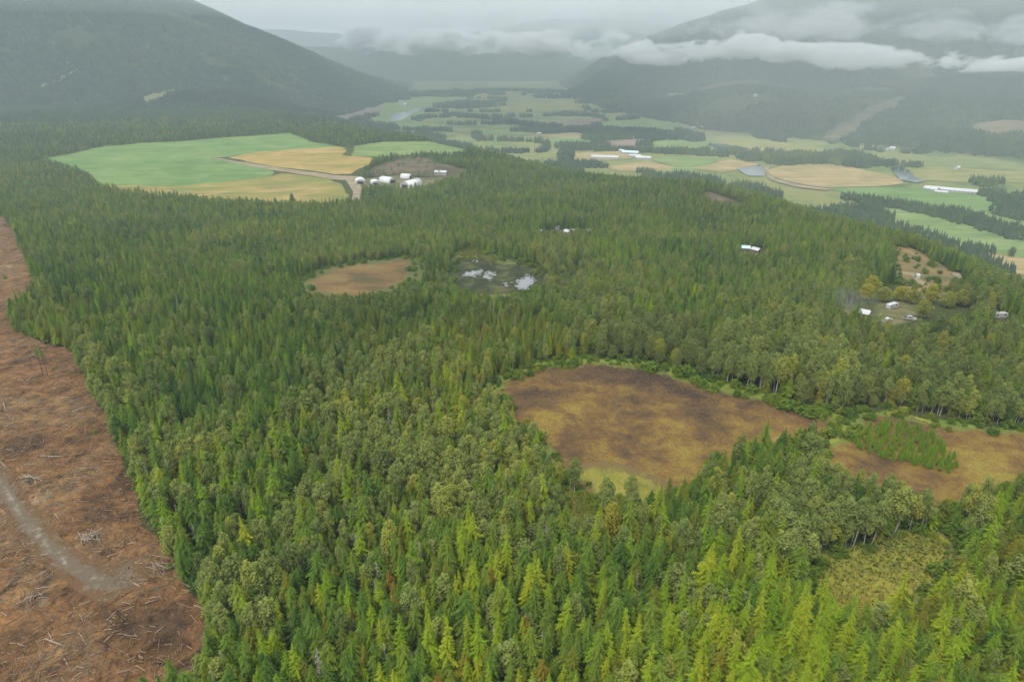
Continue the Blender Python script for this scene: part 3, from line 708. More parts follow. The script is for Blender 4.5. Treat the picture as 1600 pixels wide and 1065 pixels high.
_lift = [0]
def sheet(name, poly, mat, dz, g, jit=0.0, label=None, flat=None, holes=()):
    """ground sheet draped a little above the terrain, outline made uneven by jit metres"""
    P = [Vector(p) for p in poly]
    b = []
    for i in range(len(P)):
        p, q = P[i], P[(i + 1) % len(P)]
        n = max(1, int((q - p).length / g))
        nx, ny = -(q - p).y, (q - p).x
        l = math.hypot(nx, ny) or 1
        for k in range(n):
            c = p.lerp(q, k / n)
            d = jit * float(fbm(np.array([c.x]), np.array([c.y]), g * 3, 3, 3)[0]) * 1.6
            b.append(Vector((c.x + nx / l * d, c.y + ny / l * d)))
    xs = [v.x for v in b]; ys = [v.y for v in b]
    GX, GY = np.meshgrid(np.arange(min(xs), max(xs), g), np.arange(min(ys), max(ys), g))
    GX = GX.ravel(); GY = GY.ravel()
    bp = [(v.x, v.y) for v in b]
    ok = inside(GX, GY, bp) & (edge_dist(GX, GY, bp) > 0.4 * g)
    pts = b + [Vector((a, c)) for a, c in zip(GX[ok], GY[ok])]
    nb = len(b)
    res = delaunay_2d_cdt(pts, [(i, (i + 1) % nb) for i in range(nb)], [], 1, 1e-4)
    vo = np.array([(v.x, v.y) for v in res[0]])
    z = H(vo[:, 0], vo[:, 1]) + dz if flat is None else np.full(len(vo), flat)
    tri = []
    for f in res[2]:
        f = list(f)
        a, c, d = (vo[i] for i in f[:3])
        if (c[0] - a[0]) * (d[1] - a[1]) - (c[1] - a[1]) * (d[0] - a[0]) < 0:
            f.reverse()
        tri.append(f)
    me = mesh(name, np.column_stack([vo, z]), tri, mat, smooth=True)
    ra = me.attributes.new('rim', 'FLOAT', 'POINT')
    ra.data.foreach_set('value', edge_dist(vo[:, 0], vo[:, 1], bp).astype(np.float32))
    o = link(name, me, kind='structure')
    if label:
        o['label'] = label
    return o

def grow_poly(poly, d):
    cx = sum(p[0] for p in poly) / len(poly); cyy = sum(p[1] for p in poly) / len(poly)
    o = []
    for x, y in poly:
        l = math.hypot(x - cx, y - cyy)
        o.append((x + (x - cx) / l * d, y + (y - cyy) / l * d))
    return o

L = LAYOUT
sheet('clearcut_ground', L['clearcut'], M['clearcut'], 0.12, 7, 3.0, 'red brown cut over ground beside the forest')
sheet('track_shoulder', L['track_shoulder'], M['shoulder'], 0.19, 3, 1.0, 'dusty trampled ground along the dirt track')
sheet('dirt_track', L['track'], M['track'], 0.25, 2.5, 0.4, 'grey dirt track through the clearcut')
sheet('bog_margin', grow_poly(L['bog'], 8), M['margin'], 0.10, 5, 2.5, 'green wet margin around the brown bog')
sheet('bog', L['bog'], M['bog'], 0.22, 4, 3.0, 'round brown sedge bog amid the forest')
sheet('bog_margin', L['bog_yellow'], M['yellow_grass'], 0.32, 3, 2.0, 'yellow green grass on the near rim of the bog')
sheet('bog_margin', grow_poly(L['bog_right'], 4), M['margin'], 0.13, 5, 2.5, 'green margin of the second bog')
sheet('bog', L['bog_right'], M['bog'], 0.26, 4, 3.0, 'second brown bog by the picture edge')
sheet('meadow', L['wet_meadow'], M['wet_meadow'], 0.16, 3.5, 2.0, 'yellow green wet meadow in a forest gap')
sheet('glade', L['glade'], M['margin'], 0.16, 3, 1.5, 'small bright green glade below the bog')
sheet('meadow', grow_poly(L['sedge_patch'], 9), M['margin'], 0.12, 7, 5.0, 'green rim around the rusty sedge meadow')
sheet('meadow', L['sedge_patch'], M['sedge'], 0.26, 6, 3.0, 'rusty orange sedge meadow')
ZP = zat(*POND_C)
sheet('pond_shore', L['pond_open'], M['shore'], 0.14, 6, 4.0, 'grassy shore around the dark pond')
sheet('marsh', L['pond'], M['marsh'], 0, 6, 4.0, 'dark marsh with painted dark reflection between the pond pools', flat=ZP + 0.40)
for k, lab in zip('abcdef', ['bright pool at the near end of the marsh', 'broken pool in the middle of the marsh', 'pale round pool by the reeds', 'small near pool of the marsh', 'thin far pool behind the weed', 'narrow pool beside the sedge meadow']):
    sheet('pond', L['water_' + k], M['water'], 0, 2.5, 1.5, lab, flat=ZP + 0.46 + 0.01 * ord(k) - 0.97)
sheet('field', L['green_field'], M['green'], 0.30, 22, 7, 'large green crop field on the plateau')
sheet('field', L['gold_field'], M['gold'], 0.42, 22, 7, 'golden grain field beside the green field')
sheet('field', L['green_field_far'], M['green2'], 0.36, 22, 7, 'bright green field before the far tree line')
sheet('field', L['stubble_field'], M['stubble'], 0.36, 22, 7, 'yellow stubble field in front of the green crop')
sheet('farm_track', L['farm_track'], M['lane'], 0.55, 10, 0, 'pale farm track between the fields')
sheet('farm_track', L['farm_lane'], M['lane'], 0.60, 8, 0, 'brown lane running down to the forest')
sheet('slash_slope', L['slash_knoll'], M['slash'], 0.45, 8, 4, 'brown slash covered knoll behind the white barns')
sheet('farm_yard', L['barn_yard'], M['yard'], 0.50, 8, 3, 'bare earth yard around the white barns')
for k, m_, lab in [('a', 'green2', 'green field beside far farmhouses'), ('b', 'plough', 'brown fallow field at the valley bend'), ('c', 'green', 'small green field by dark trees'),
                   ('d', 'tan', 'narrow tan field below dark woods'), ('e', 'plough', 'purple brown ploughed field'), ('f', 'green2', 'green field by the river trees'),
                   ('g', 'tan', 'tan field around the dairy farm'), ('h', 'green2', 'green field in front of the dairy farm'), ('i', 'tan', 'tan field just over the ridge'),
                   ('j', 'tan', 'small tan field beside the pond'), ('k', 'tan', 'large tan field ringed by a pale lane'), ('l', 'green', 'green field in front of the long white barn'),
                   ('m', 'olive', 'olive field across the river bend'), ('n', 'olive', 'long yellow green field under the hill'), ('o', 'green2', 'sloping green field below the ridge'),
                   ('p', 'tan', 'golden slope with one round tree'), ('q', 'green2', 'narrow green strip between tree rows'), ('r', 'green2', 'green flats by the far river'),
                   ('s', 'plough', 'dull brown flats under the mountain'), ('t', 'olive', 'hazy olive fields far up the valley'), ('u', 'green2', 'thin green strip beyond the ridge')]:
    sheet('field', L['valley_field_' + k], M[m_], 0.8 + 0.05 * (ord(k) - 97), 45, 14, lab)
sheet('farm_track', L['field_lane'], M['lane'], 2.2, 20, 0, 'pale lane curving round the tan field')
sheet('farm_track', L['valley_lane'], M['lane'], 2.2, 20, 0, 'pale lane beyond the long barn')
sheet('river', L['river'], M['river'], 2.4, 30, 0, 'bright far reach of the river')
sheet('river', L['river_bend'], M['river'], 2.4, 20, 3, 'grey river bend among fields')
sheet('river', L['river_reach'], M['river'], 2.4, 20, 3, 'pale river reach beside yellow field')
sheet('river', L['pond_valley'], M['river'], 2.4, 20, 3, 'dark slough beside the tan field')
sheet('clearing', L['clearing_a'], M['hill_clear'], 2.5, 30, 10, 'reddish cleared strip running up the hillside')
sheet('clearing', L['clearing_b'], M['hill_clear'], 2.5, 30, 10, 'tan clearing under the low cloud')
sheet('clearing', L['clearing_c'], M['green2'], 2.5, 30, 10, 'small green clearing on the wooded hill')
sheet('clearing', L['clearing_d'], M['olive'], 2.5, 30, 10, 'pale green clearing on the mountain foot')
sheet('clearing', L['clearing_e'], M['hill_clear'], 2.5, 30, 10, 'brown clearing at the hill edge')
sheet('hill_road', L['hill_road'], M['lane'], 3.0, 15, 0, 'pale logging road up the mountain')
sheet('pasture', L['pasture'], M['pasture'], 0.20, 8, 4, 'dry pasture on the ridge behind willows')
sheet('drive', L['drive'], M['lane'], 0.40, 5, 0, 'curving gravel drive across the dry pasture')
sheet('drive', L['drive_upper'], M['lane'], 0.40, 5, 0, 'gravel drive climbing over the ridge')
sheet('yard', L['yard'], M['yard'], 0.20, 6, 2, 'bare yard with parked caravan')
sheet('yard', L['bare_spot'], M['yard'], 0.22, 6, 2, 'pale bare spot in the woods')
sheet('yard', L['homestead_a'], M['slash'], 0.22, 8, 3, 'clearing round the cabins above the pond')
sheet('yard', L['homestead_b'], M['slash'], 0.22, 8, 3, 'clearing round the teal roofed cabin')
sheet('yard', L['homestead_c'], M['slash'], 0.22, 6, 2, 'clearing by the picture edge')
sheet('slash_slope', L['brown_ridge'], M['slash'], 0.25, 8, 3, 'brown opening on the ridge crest')

# ------------------------------------------------------------------ tree shapes
def conifer(seed, h, r, bare, whorl, nb, droop, width, power, up=0.0, raggd=0.25):
    q = np.random.RandomState(seed)
    V = []; F = []
    z = bare * h
    while z < h * 0.985:
        t = (z - bare * h) / (h - bare * h)
        env = r * ((1 - t) ** power) * (0.55 + 0.45 * min(1, t / 0.12)) + 0.12
        n = max(4, int(nb * (0.55 + 0.45 * (1 - t))))
        a0 = q.rand() * 6.28
        for k in range(n):
            a = a0 + 6.283 * k / n + q.randn() * 0.3
            ln = env * (1 + raggd * q.randn())
            ln = max(0.15, ln)
            zz = z + (q.rand() - 0.5) * whorl * 1.5
            dr = droop * (0.7 + 0.6 * q.rand())
            ca, sa = math.cos(a), math.sin(a)
            st = 6 if ln > 0.9 else 4
            ax = []
            for i in range(st + 1):
                u = i / st
                ax.append((ca * ln * u, sa * ln * u, zz + up * ln * u - dr * ln * u * u + 0.12 * ln * max(0, u - 0.6)))
            for i in range(st):
                u = i / st
                tw = width * ln * (1 - 0.65 * u) * (0.75 + 0.5 * q.rand())
                for s_ in (-1, 1):
                    fw = 0.55 * tw
                    ex = ax[i][0] + ca * fw - sa * s_ * tw
                    ey = ax[i][1] + sa * fw + ca * s_ * tw
                    ez = ax[i][2] - dr * tw * (0.5 + q.rand() * 0.9)
                    m = len(V)
                    V += [ax[i], ax[i + 1], (ex, ey, ez)]
                    F.append((m, m + 1, m + 2) if s_ > 0 else (m + 1, m, m + 2))
        z += whorl * (1.1 - 0.5 * t) * (0.8 + 0.4 * q.rand())
    for k in range(5):
        a = 1.256 * k + q.rand()
        m = len(V)
        V += [(0, 0, h * 1.01), (0.35 * math.cos(a), 0.35 * math.sin(a), h * 0.955), (0.35 * math.cos(a + 1), 0.35 * math.sin(a + 1), h * 0.95)]
        F.append((m, m + 1, m + 2))
    return V, F

def broadleaf(seed, h, rad, base, lobes, leaves, size, squash=1.0):
    """crown of leaf sprays gathered into uneven lobes around the upper stem; returns leaf geometry and lobe centres"""
    q = np.random.RandomState(seed)
    V = []; F = []; cs = []
    for i in range(lobes):
        t = (i + 0.5) / lobes
        z = h * (base + (0.96 - base) * t)
        prof = math.sin(math.pi * min(0.97, 0.18 + 0.80 * t)) ** 0.7
        a = 2.4 * i + q.rand()
        d = rad * 0.50 * prof * (0.5 + 0.7 * q.rand())
        rr = rad * (0.42 + 0.24 * q.rand()) * (0.55 + 0.5 * prof)
        cs.append((d * math.cos(a), d * math.sin(a), z - rr * 0.3, rr))
    tot = sum(c[3] ** 2 for c in cs)
    for cx_, cy_, cz_, rr in cs:
        for k in range(int(leaves * rr * rr / tot)):
            d = q.randn(3); d /= np.linalg.norm(d)
            if d[2] < -0.5 and q.rand() < 0.7:
                d[2] = -d[2]
            rad_ = rr * (0.55 + 0.5 * q.rand() ** 0.6) * (1 + 0.12 * q.randn())
            p = np.array([cx_ + d[0] * rad_, cy_ + d[1] * rad_, cz_ + d[2] * rad_ * squash])
            nrm = d + 0.8 * q.randn(3) + np.array([0, 0, 0.5]); nrm /= np.linalg.norm(nrm)
            a = np.cross(nrm, q.randn(3)); a /= np.linalg.norm(a) + 1e-9
            b = np.cross(nrm, a)
            s_ = size * (0.6 + 0.8 * q.rand())
            m = len(V)
            V += [tuple(p - a * s_ * 0.5 - b * s_ * 0.25), tuple(p + a * s_ * 0.3 - b * s_ * 0.5), tuple(p + a * s_ * 0.55 + b * s_ * 0.2), tuple(p - a * s_ * 0.15 + b * s_ * 0.55)]
            F.append((m, m + 1, m + 2, m + 3))
    return V, F, cs

def stem(h, r0, seed, limbs=(), lean=0.02, top=0.97):
    q = np.random.RandomState(seed)
    b = MB()
    bend = q.randn(2) * lean * h
    pts = []; rd = []
    for i in range(5):
        u = i / 4
        pts.append((bend[0] * u * (1 - u) * 2, bend[1] * u * (1 - u) * 2, h * top * u - 0.4 * (u == 0)))
        rd.append(r0 * (1 - 0.85 * u))
    b.tube(pts, rd, 6)
    for (x, y, z, rr) in limbs:
        u = max(0.2, min(0.85, (z - rr) / h))
        s0 = (bend[0] * u * (1 - u) * 2, bend[1] * u * (1 - u) * 2, h * top * u)
        b.tube([s0, ((s0[0] + x) * 0.55, (s0[1] + y) * 0.55, (s0[2] + z) / 2), (x, y, z + rr * 0.3)], [r0 * 0.45 * (1 - 0.6 * u), r0 * 0.3 * (1 - 0.6 * u), 0.02], 4)
    return b

SHAPES = {}   # kind -> list of (trunk verts, trunk faces, crown verts, crown faces)
def shape(kind, st, cv, cf):
    SHAPES.setdefault(kind, []).append((st.v, st.f, cv, cf))

for i in range(6):
    q = np.random.RandomState(100 + i)
    h = 14.5 + 4 * q.rand()
    V, F = conifer(100 + i, h, 2.1 + 0.6 * q.rand(), 0.14 + 0.1 * q.rand(), 0.50, 12, 0.36 + 0.2 * q.rand(), 0.30, (0.40, 0.75, 0.5, 0.6, 0.35, 0.68)[i], 0.08, 0.36)
    shape('spruce_tree', stem(h, 0.2, i), V, F)
for i in range(5):
    q = np.random.RandomState(200 + i)
    h = 16.5 + 3 * q.rand()
    V, F = conifer(200 + i, h, 2.35 + 0.5 * q.rand(), 0.16 + 0.06 * q.rand(), 0.62, 10, 0.30 + 0.12 * q.rand(), 0.33, 0.72 + 0.12 * q.rand(), 0.10, 0.32)
    shape('larch_tree', stem(h, 0.2, 20 + i), V, F)
for i in range(5):
    q = np.random.RandomState(300 + i)
    h = 13.5 + 3 * q.rand()
    V, F = conifer(300 + i, h, 2.1 + 0.5 * q.rand(), 0.10, 0.52, 11, 0.46 + 0.2 * q.rand(), 0.38, 0.48 + 0.15 * q.rand(), 0.12, 0.30)
    shape('cedar_tree', stem(h, 0.22, 40 + i), V, F)
for i in range(5):
    q = np.random.RandomState(400 + i)
    h = 15.5 + 3 * q.rand()
    V, F, cs = broadleaf(400 + i, h, 2.5 + 0.7 * q.rand(), 0.30 + 0.1 * q.rand(), 11, 1500, 0.42, 1.1)
    shape('aspen_tree', stem(h, 0.17, 60 + i, cs[1::2], 0.03, 0.9), V, F)
for i in range(4):
    q = np.random.RandomState(500 + i)
    h = 14 + 4 * q.rand()
    V, F, cs = broadleaf(500 + i, h, 4.0 + 0.8 * q.rand(), 0.22, 15, 2600, 0.46, 0.95)
    shape('cottonwood_tree', stem(h, 0.3, 80 + i, cs[1::2], 0.03, 0.85), V, F)
for i in range(3):
    q = np.random.RandomState(600 + i)
    V, F, cs = broadleaf(600 + i, 2.6, 1.7, 0.15, 6, 380, 0.36, 0.8)
    shape('shrub', stem(2.2, 0.06, 90 + i, cs, 0.02, 0.8), V, F)

for i in range(2):
    V, F = conifer(650 + i, 15, 1.1, 0.58, 0.6, 8, 0.35, 0.42, 0.45, 0.1, 0.35)
    shape('slim_pine_tree', stem(15, 0.14, 95 + i, (), 0.05), V, F)

def snag(seed):
    q = np.random.RandomState(seed)
    h = 13 + 4 * q.rand()
    t = stem(h, 0.19, seed, (), 0.02, 1.0)
    b = MB()
    z = 0.3 * h
    while z < h * 0.97:
        for k in range(3):
            a = q.rand() * 6.28
            l = (0.5 + 1.2 * (1 - z / h)) * (0.5 + q.rand())
            p0 = (0, 0, z); p1 = (math.cos(a) * l * .6, math.sin(a) * l * .6, z - 0.05 * l); p2 = (math.cos(a) * l, math.sin(a) * l, z - 0.35 * l)
            b.tube([p0, p1, p2], [0.05, 0.035, 0.015], 3)
        z += 0.38 + 0.3 * q.rand()
    return t, b
for i in range(4):
    t_, b_ = snag(700 + i)
    shape('dead_tree', t_, b_.v, b_.f)

M['slim_pine_tree'] = M['spruce_tree']
TRUNK_MAT = dict(slim_pine_tree='bark', spruce_tree='bark', larch_tree='bark', cedar_tree='bark', aspen_tree='pale_bark', cottonwood_tree='bark', shrub='bark', dead_tree='dead')
M['dead_tree'] = M['dead']
MESHES = {}
M['brush'] = ground_mat('brush_heap', [(0.35, (0.07, 0.048, 0.03)), (0.5, (0.13, 0.085, 0.05)), (0.65, (0.20, 0.15, 0.10))], GREY, 0.4, 2.5, 0.7, 0.3)
for k, v in SHAPES.items():
    MESHES[k] = []
    for tv, tf, cv, cf in v:
        MESHES[k].append((mesh(k + '_trunk', tv, tf, M[TRUNK_MAT[k]], smooth=True), mesh(k + '_crown', cv, cf, M[k])))

# stuff: one object whose mesh holds the shapes (part id 1..n) and loose points that say where copies stand
def scatter(name, shapes, mats, pts, label, geo_mats):
    """shapes: list of lists of (verts, faces, slot); pts: dict of arrays x y z rot(3) scl(3) var tint"""
    V = []; F = []; FM = []; PID = []; off = 0
    for i, sh in enumerate(shapes):
        for v, f, slot in sh:
            V += [tuple(p) for p in v]; PID += [i + 1] * len(v)
            F += [tuple(a + off for a in q) for q in f]; FM += [slot] * len(f)
            off += len(v)
    n = len(pts['x'])
    V += list(zip(pts['x'], pts['y'], pts['z']))
    me = mesh(name, V, F, mats=mats, fmat=FM)
    def attr(an, ty, dom_vals, key):
        a = me.attributes.new(an, ty, 'POINT')
        a.data.foreach_set(key, dom_vals)
    attr('part_id', 'INT', np.array(PID + [0] * n, np.int32), 'value')
    attr('var', 'INT', np.concatenate([np.zeros(off, np.int32), np.asarray(pts['var'], np.int32) + 1]), 'value')
    attr('tint', 'FLOAT', np.concatenate([np.zeros(off), pts['tint']]).astype(np.float32), 'value')
    attr('rot', 'FLOAT_VECTOR', np.concatenate([np.zeros((off, 3)), pts['rot']]).astype(np.float32).ravel(), 'vector')
    attr('scl', 'FLOAT_VECTOR', np.concatenate([np.ones((off, 3)), pts['scl']]).astype(np.float32).ravel(), 'vector')
    o = link(name, me, kind='stuff', label=label)
    ng = bpy.data.node_groups.new(name + '_nodes', 'GeometryNodeTree')
    ng.interface.new_socket('Geometry', in_out='INPUT', socket_type='NodeSocketGeometry')
    ng.interface.new_socket('Geometry', in_out='OUTPUT', socket_type='NodeSocketGeometry')
    gi = ng.nodes.new('NodeGroupInput'); go = ng.nodes.new('NodeGroupOutput')
    jn = ng.nodes.new('GeometryNodeJoinGeometry')
    def named(an, ty):
        a = ng.nodes.new('GeometryNodeInputNamedAttribute'); a.data_type = ty
        a.inputs['Name'].default_value = an
        return [s for s in a.outputs if s.enabled and s.name == 'Attribute'][0]
    def eq(sock, val):
        c = ng.nodes.new('FunctionNodeCompare'); c.data_type = 'INT'; c.operation = 'EQUAL'
        ins = [s for s in c.inputs if s.enabled]
        ng.links.new(sock, ins[0]); ins[1].default_value = val
        return c.outputs[0]
    pid = named('part_id', 'INT'); var = named('var', 'INT')
    e2r = ng.nodes.new('FunctionNodeEulerToRotation')
    ng.links.new(named('rot', 'FLOAT_VECTOR'), e2r.inputs[0])
    scl = named('scl', 'FLOAT_VECTOR')
    def sep(val):
        s_ = ng.nodes.new('GeometryNodeSeparateGeometry'); s_.domain = 'POINT'
        ng.links.new(gi.outputs[0], s_.inputs['Geometry'])
        ng.links.new(eq(pid, val), s_.inputs['Selection'])
        return s_.outputs['Selection']
    pt = sep(0)
    for i in range(len(shapes)):
        ip = ng.nodes.new('GeometryNodeInstanceOnPoints')
        ng.links.new(pt, ip.inputs['Points'])
        ng.links.new(eq(var, i + 1), ip.inputs['Selection'])
        ng.links.new(sep(i + 1), ip.inputs['Instance'])
        ng.links.new(e2r.outputs[0], ip.inputs['Rotation'])
        ng.links.new(scl, ip.inputs['Scale'])
        ng.links.new(ip.outputs[0], jn.inputs[0])
    ng.links.new(jn.outputs[0], go.inputs[0])
    md = o.modifiers.new('scatter', 'NODES')
    md.node_group = ng
    return o

# ------------------------------------------------------------------ where the trees stand
OPEN = ['clearcut', 'bog', 'bog_right', 'wet_meadow', 'glade', 'sedge_patch', 'pond_open', 'green_field', 'gold_field', 'green_field_far', 'stubble_field',
        'farm_all', 'farm_lane', 'slash_knoll', 'barn_yard', 'pasture', 'yard', 'bare_spot', 'homestead_a', 'homestead_b', 'homestead_c', 'brown_ridge', 'drive_upper', 'willow_open']

def jitter_grid(x0, x1, y0, y1, s):
    a, b = np.meshgrid(np.arange(x0, x1, s), np.arange(y0, y1, s * 0.87))
    a = a + (np.arange(a.shape[0]) % 2)[:, None] * s * 0.5
    a = a.ravel() + (rng.rand(a.size) - 0.5) * s * 0.85
    b = b.ravel() + (rng.rand(b.size) - 0.5) * s * 0.85
    return a, b

px_, py_ = [], []
for (y0, y1, s) in [(72, 240, 2.6), (240, 420, 2.85), (420, 620, 3.2), (620, 900, 3.9), (900, 1330, 4.9), (1330, 2150, 7.0)]:
    hw = y1 * 0.98 + 40
    a, b = jitter_grid(-hw, min(hw, 470), y0, y1, s)
    px_.append(a); py_.append(b)
tx = np.concatenate(px_); ty = np.concatenate(py_)
tz = H(tx, ty)
u, v = to_photo(tx, ty, tz)
keep = (u > -0.10) & (u < 1.10) & (v < 1.28) & (poly_sd(tx, ty, EDGE) < np.where(ty < 760, 45, 150))
for k in OPEN:
    keep &= ~inside(tx, ty, L[k])
for k in ('bog', 'bog_right'):
    keep &= edge_dist(tx, ty, L[k]) > np.where(ty > 215, 5.0, 2.0)
keep &= ~((ty > 1330) & (tx < -1500))
# gaps in the canopy
gap = vnoise(tx, ty, 16, 301)
keep &= ~((gap > 0.62) & (rng.rand(len(tx)) < 0.5))
tx, ty, tz, u, v = (a[keep] for a in (tx, ty, tz, u, v))
N = len(tx)

KINDS = ['spruce_tree', 'larch_tree', 'cedar_tree', 'aspen_tree', 'cottonwood_tree', 'dead_tree']
W = np.tile(np.array([0.50, 0.12, 0.19, 0.15, 0.02, 0.02]), (N, 1))
def zone(name, wt):
    m = inside(tx, ty, L[name])
    W[m] = wt
zone('dark_left', [0.66, 0.06, 0.16, 0.09, 0.01, 0.02])
zone('olive_mid', [0.42, 0.05, 0.34, 0.15, 0.02, 0.02])
zone('larch_corner', [0.29, 0.40, 0.22, 0.06, 0.0, 0.034])
zone('cedar_front', [0.40, 0.18, 0.33, 0.06, 0.0, 0.034])
zone('aspen_mid', [0.24, 0.06, 0.07, 0.60, 0.03, 0.012])
zone('aspen_bogside', [0.24, 0.08, 0.09, 0.54, 0.04, 0.015])
zone('aspen_right', [0.26, 0.07, 0.10, 0.53, 0.03, 0.015])
zone('aspen_bank', [0.12, 0.03, 0.07, 0.75, 0.02, 0.01])
zone('cottonwood_bank', [0.20, 0.0, 0.05, 0.33, 0.42, 0.0])
zone('willow_right', [0.34, 0.05, 0.12, 0.33, 0.15, 0.01])
zone('homestead_willows', [0.30, 0.0, 0.10, 0.30, 0.30, 0.0])
zone('broad_back', [0.45, 0.06, 0.14, 0.25, 0.09, 0.01])
n1_ = vnoise(tx, ty, 45, 401); n2_ = vnoise(tx, ty, 60, 402); n3_ = vnoise(tx, ty, 38, 403)
W[:, 1] *= np.exp(1.2 * n1_); W[:, 2] *= np.exp(1.2 * n2_); W[:, 3] *= np.exp(1.8 * n3_)
far = ty > 560
W[ty > 330, 2] *= 0.8; W[ty > 330, 3] *= 1.25; W[far, 3] *= 0.9; W[far, 5] = 0.004
cw = np.cumsum(W / W.sum(1, keepdims=True), 1)
kd = (rng.rand(N)[:, None] > cw).sum(1).clip(0, 5)
# broad crowns need room: clear the neighbours of the round broadleaf trees
alive = np.ones(N, bool)
for i in np.nonzero((kd == 4) & (ty < 620))[0]:
    if not alive[i]: continue
    near_ = (np.abs(tx - tx[i]) < 3.6) & (np.abs(ty - ty[i]) < 3.6)
    near_[i] = False
    alive[near_] = False
tx, ty, tz, u, v, kd = (q_[alive] for q_ in (tx, ty, tz, u, v, kd))
N = len(tx)
tint = np.clip(0.46 + 0.22 * vnoise(tx, ty, 70, 501) + 0.14 * vnoise(tx, ty, 20, 502) + 0.22 * rng.randn(N), 0, 1)
tint = np.where(inside(tx, ty, L['larch_corner']), np.clip(tint + 0.06, 0, 1), tint)
dl = inside(tx, ty, L['dark_left']); am = inside(tx, ty, L['aspen_mid']) | inside(tx, ty, L['aspen_bogside'])
tint = np.where(dl, tint - 0.13, tint); tint = np.where(am, tint + 0.10, tint)
tint = np.where(ty > 330, tint - 0.06, tint); tint = np.where(ty > 620, tint - 0.04, tint)
tint = np.where((ty < 190) & ~dl, tint + 0.04, tint); tint = np.where(ty > 1330, tint - 0.25, tint)
tint = np.clip(tint, 0, 1)
tint = np.where((kd == 2) & ~inside(tx, ty, L['cedar_front']), tint * 0.78, tint)
tint = np.where(kd == 2, np.minimum(tint, 0.97), tint)
hs = np.clip(0.74 + 0.09 * vnoise(tx, ty, 60, 601) + 0.14 * rng.randn(N), 0.36, 1.15)
hs = np.where(kd == 4, hs * 1.12, hs)
hs = np.where((kd == 3) & inside(tx, ty, L['aspen_bank']), hs * 1.22, hs)
ws = (0.35 * 0.78 + 0.65 * hs) * np.clip(1 + 0.15 * rng.randn(N), 0.7, 1.4)
k_ = 1.04 - 0.18 * smooth01((ty - 110) / 200)
hs = hs * k_; ws = ws * k_
edge_c = edge_dist(tx, ty, L['clearcut'])
hs = np.where(edge_c < 6, hs * 0.9, hs)
# lower growth on the near side of the pond and the sedge meadow
for k_, d_ in (('pond_open', 26), ('sedge_patch', 22)):
    cyy = sum(p[1] for p in L[k_]) / len(L[k_])
    m_ = (edge_dist(tx, ty, L[k_]) < d_) & (ty < cyy)
    hs = np.where(m_, hs * 0.6, hs); ws = np.where(m_, ws * 0.85, ws)
for k_ in ('bog', 'bog_right', 'wet_meadow', 'glade'):
    m_ = edge_dist(tx, ty, L[k_]) < 7
    f_ = 0.55 + 0.4 * rng.rand(N)
    hs = np.where(m_ & (kd != 3), hs * f_, hs)
# a few small understorey trees
small = rng.rand(N) < 0.10
hs = np.where(small, hs * 0.6, hs); ws = np.where(small, ws * 0.75, ws)
spin = rng.rand(N) * 6.283
lean = rng.randn(N, 2) * 0.025
dist = np.sqrt(tx ** 2 + ty ** 2 + (tz - CAM_Z) ** 2)

# ------------------------------------------------------------------ single trees (the ones that show largest) and the forest behind them
GREEN_WORD = {
    'spruce_tree': ['blue green', 'dark green', 'mid green', 'light green'],
    'larch_tree': ['green', 'bright green', 'lime green', 'yellow lime'],
    'cedar_tree': ['deep green', 'olive green', 'ochre tinged', 'rusty orange'],
    'aspen_tree': ['grey green', 'soft green', 'pale green', 'yellowing'],
    'cottonwood_tree': ['grey green', 'dull green', 'pale green', 'golden yellow'],
    'dead_tree': ['grey', 'grey', 'pale grey', 'pale grey'],
    'shrub': ['dark green', 'fresh green', 'bright green', 'yellow green'],
    'sapling': ['fresh green', 'fresh green', 'green', 'light green'],
    'knoll_tree': ['blue green', 'dark green', 'mid green', 'light green'],
    'slim_pine_tree': ['dark', 'dark', 'green', 'green'],
}
NOUN = {'spruce_tree': 'spruce', 'larch_tree': 'feathery larch', 'cedar_tree': 'bushy cedar', 'aspen_tree': 'slender aspen', 'cottonwood_tree': 'round broadleaf tree',
        'dead_tree': 'bare dead tree', 'shrub': 'low shrub', 'sapling': 'young conifer', 'slim_pine_tree': 'lone bare trunked pine', 'knoll_tree': 'small knoll conifer'}
ORD = ['first', 'second', 'third', 'fourth', 'fifth', 'sixth', 'seventh', 'eighth', 'ninth', 'tenth', 'eleventh', 'twelfth']

def place_words(x, y, uu, vv):
    """which landmark a tree stands by, else its strip of the picture"""
    e = lambda k: float(edge_dist(np.array([x]), np.array([y]), L[k])[0])
    if e('clearcut') < 7: return ['by far clearcut edge', 'by clearcut edge', 'by near clearcut edge'][(vv > 0.62) + (vv > 0.8)]
    if inside(np.array([x]), np.array([y]), L['sapling_patch'])[0]:
        return 'in plantation ' + ('back' if vv < 0.635 else 'middle' if vv < 0.665 else 'front') + ' ' + ('left' if uu < 0.855 else 'centre' if uu < 0.895 else 'right')
    if e('bog') < 11: return 'on far bog rim' if vv < 0.64 else ('on left bog rim' if uu < 0.55 else 'on near bog rim')
    if e('bog_right') < 9: return 'by the second bog'
    if e('wet_meadow') < 9: return 'by the wet meadow'
    if e('glade') < 7: return 'by the small glade'
    col = ['far left', 'left', 'left of centre', 'at centre', 'right of centre', 'right', 'far right'][int(min(6.99, max(0, uu * 7)))]
    row = 'upper' if vv < 0.45 else ('middle' if vv < 0.62 else ('lower' if vv < 0.80 else ('near' if vv < 0.92 else 'nearest')))
    return row + ' rows ' + col

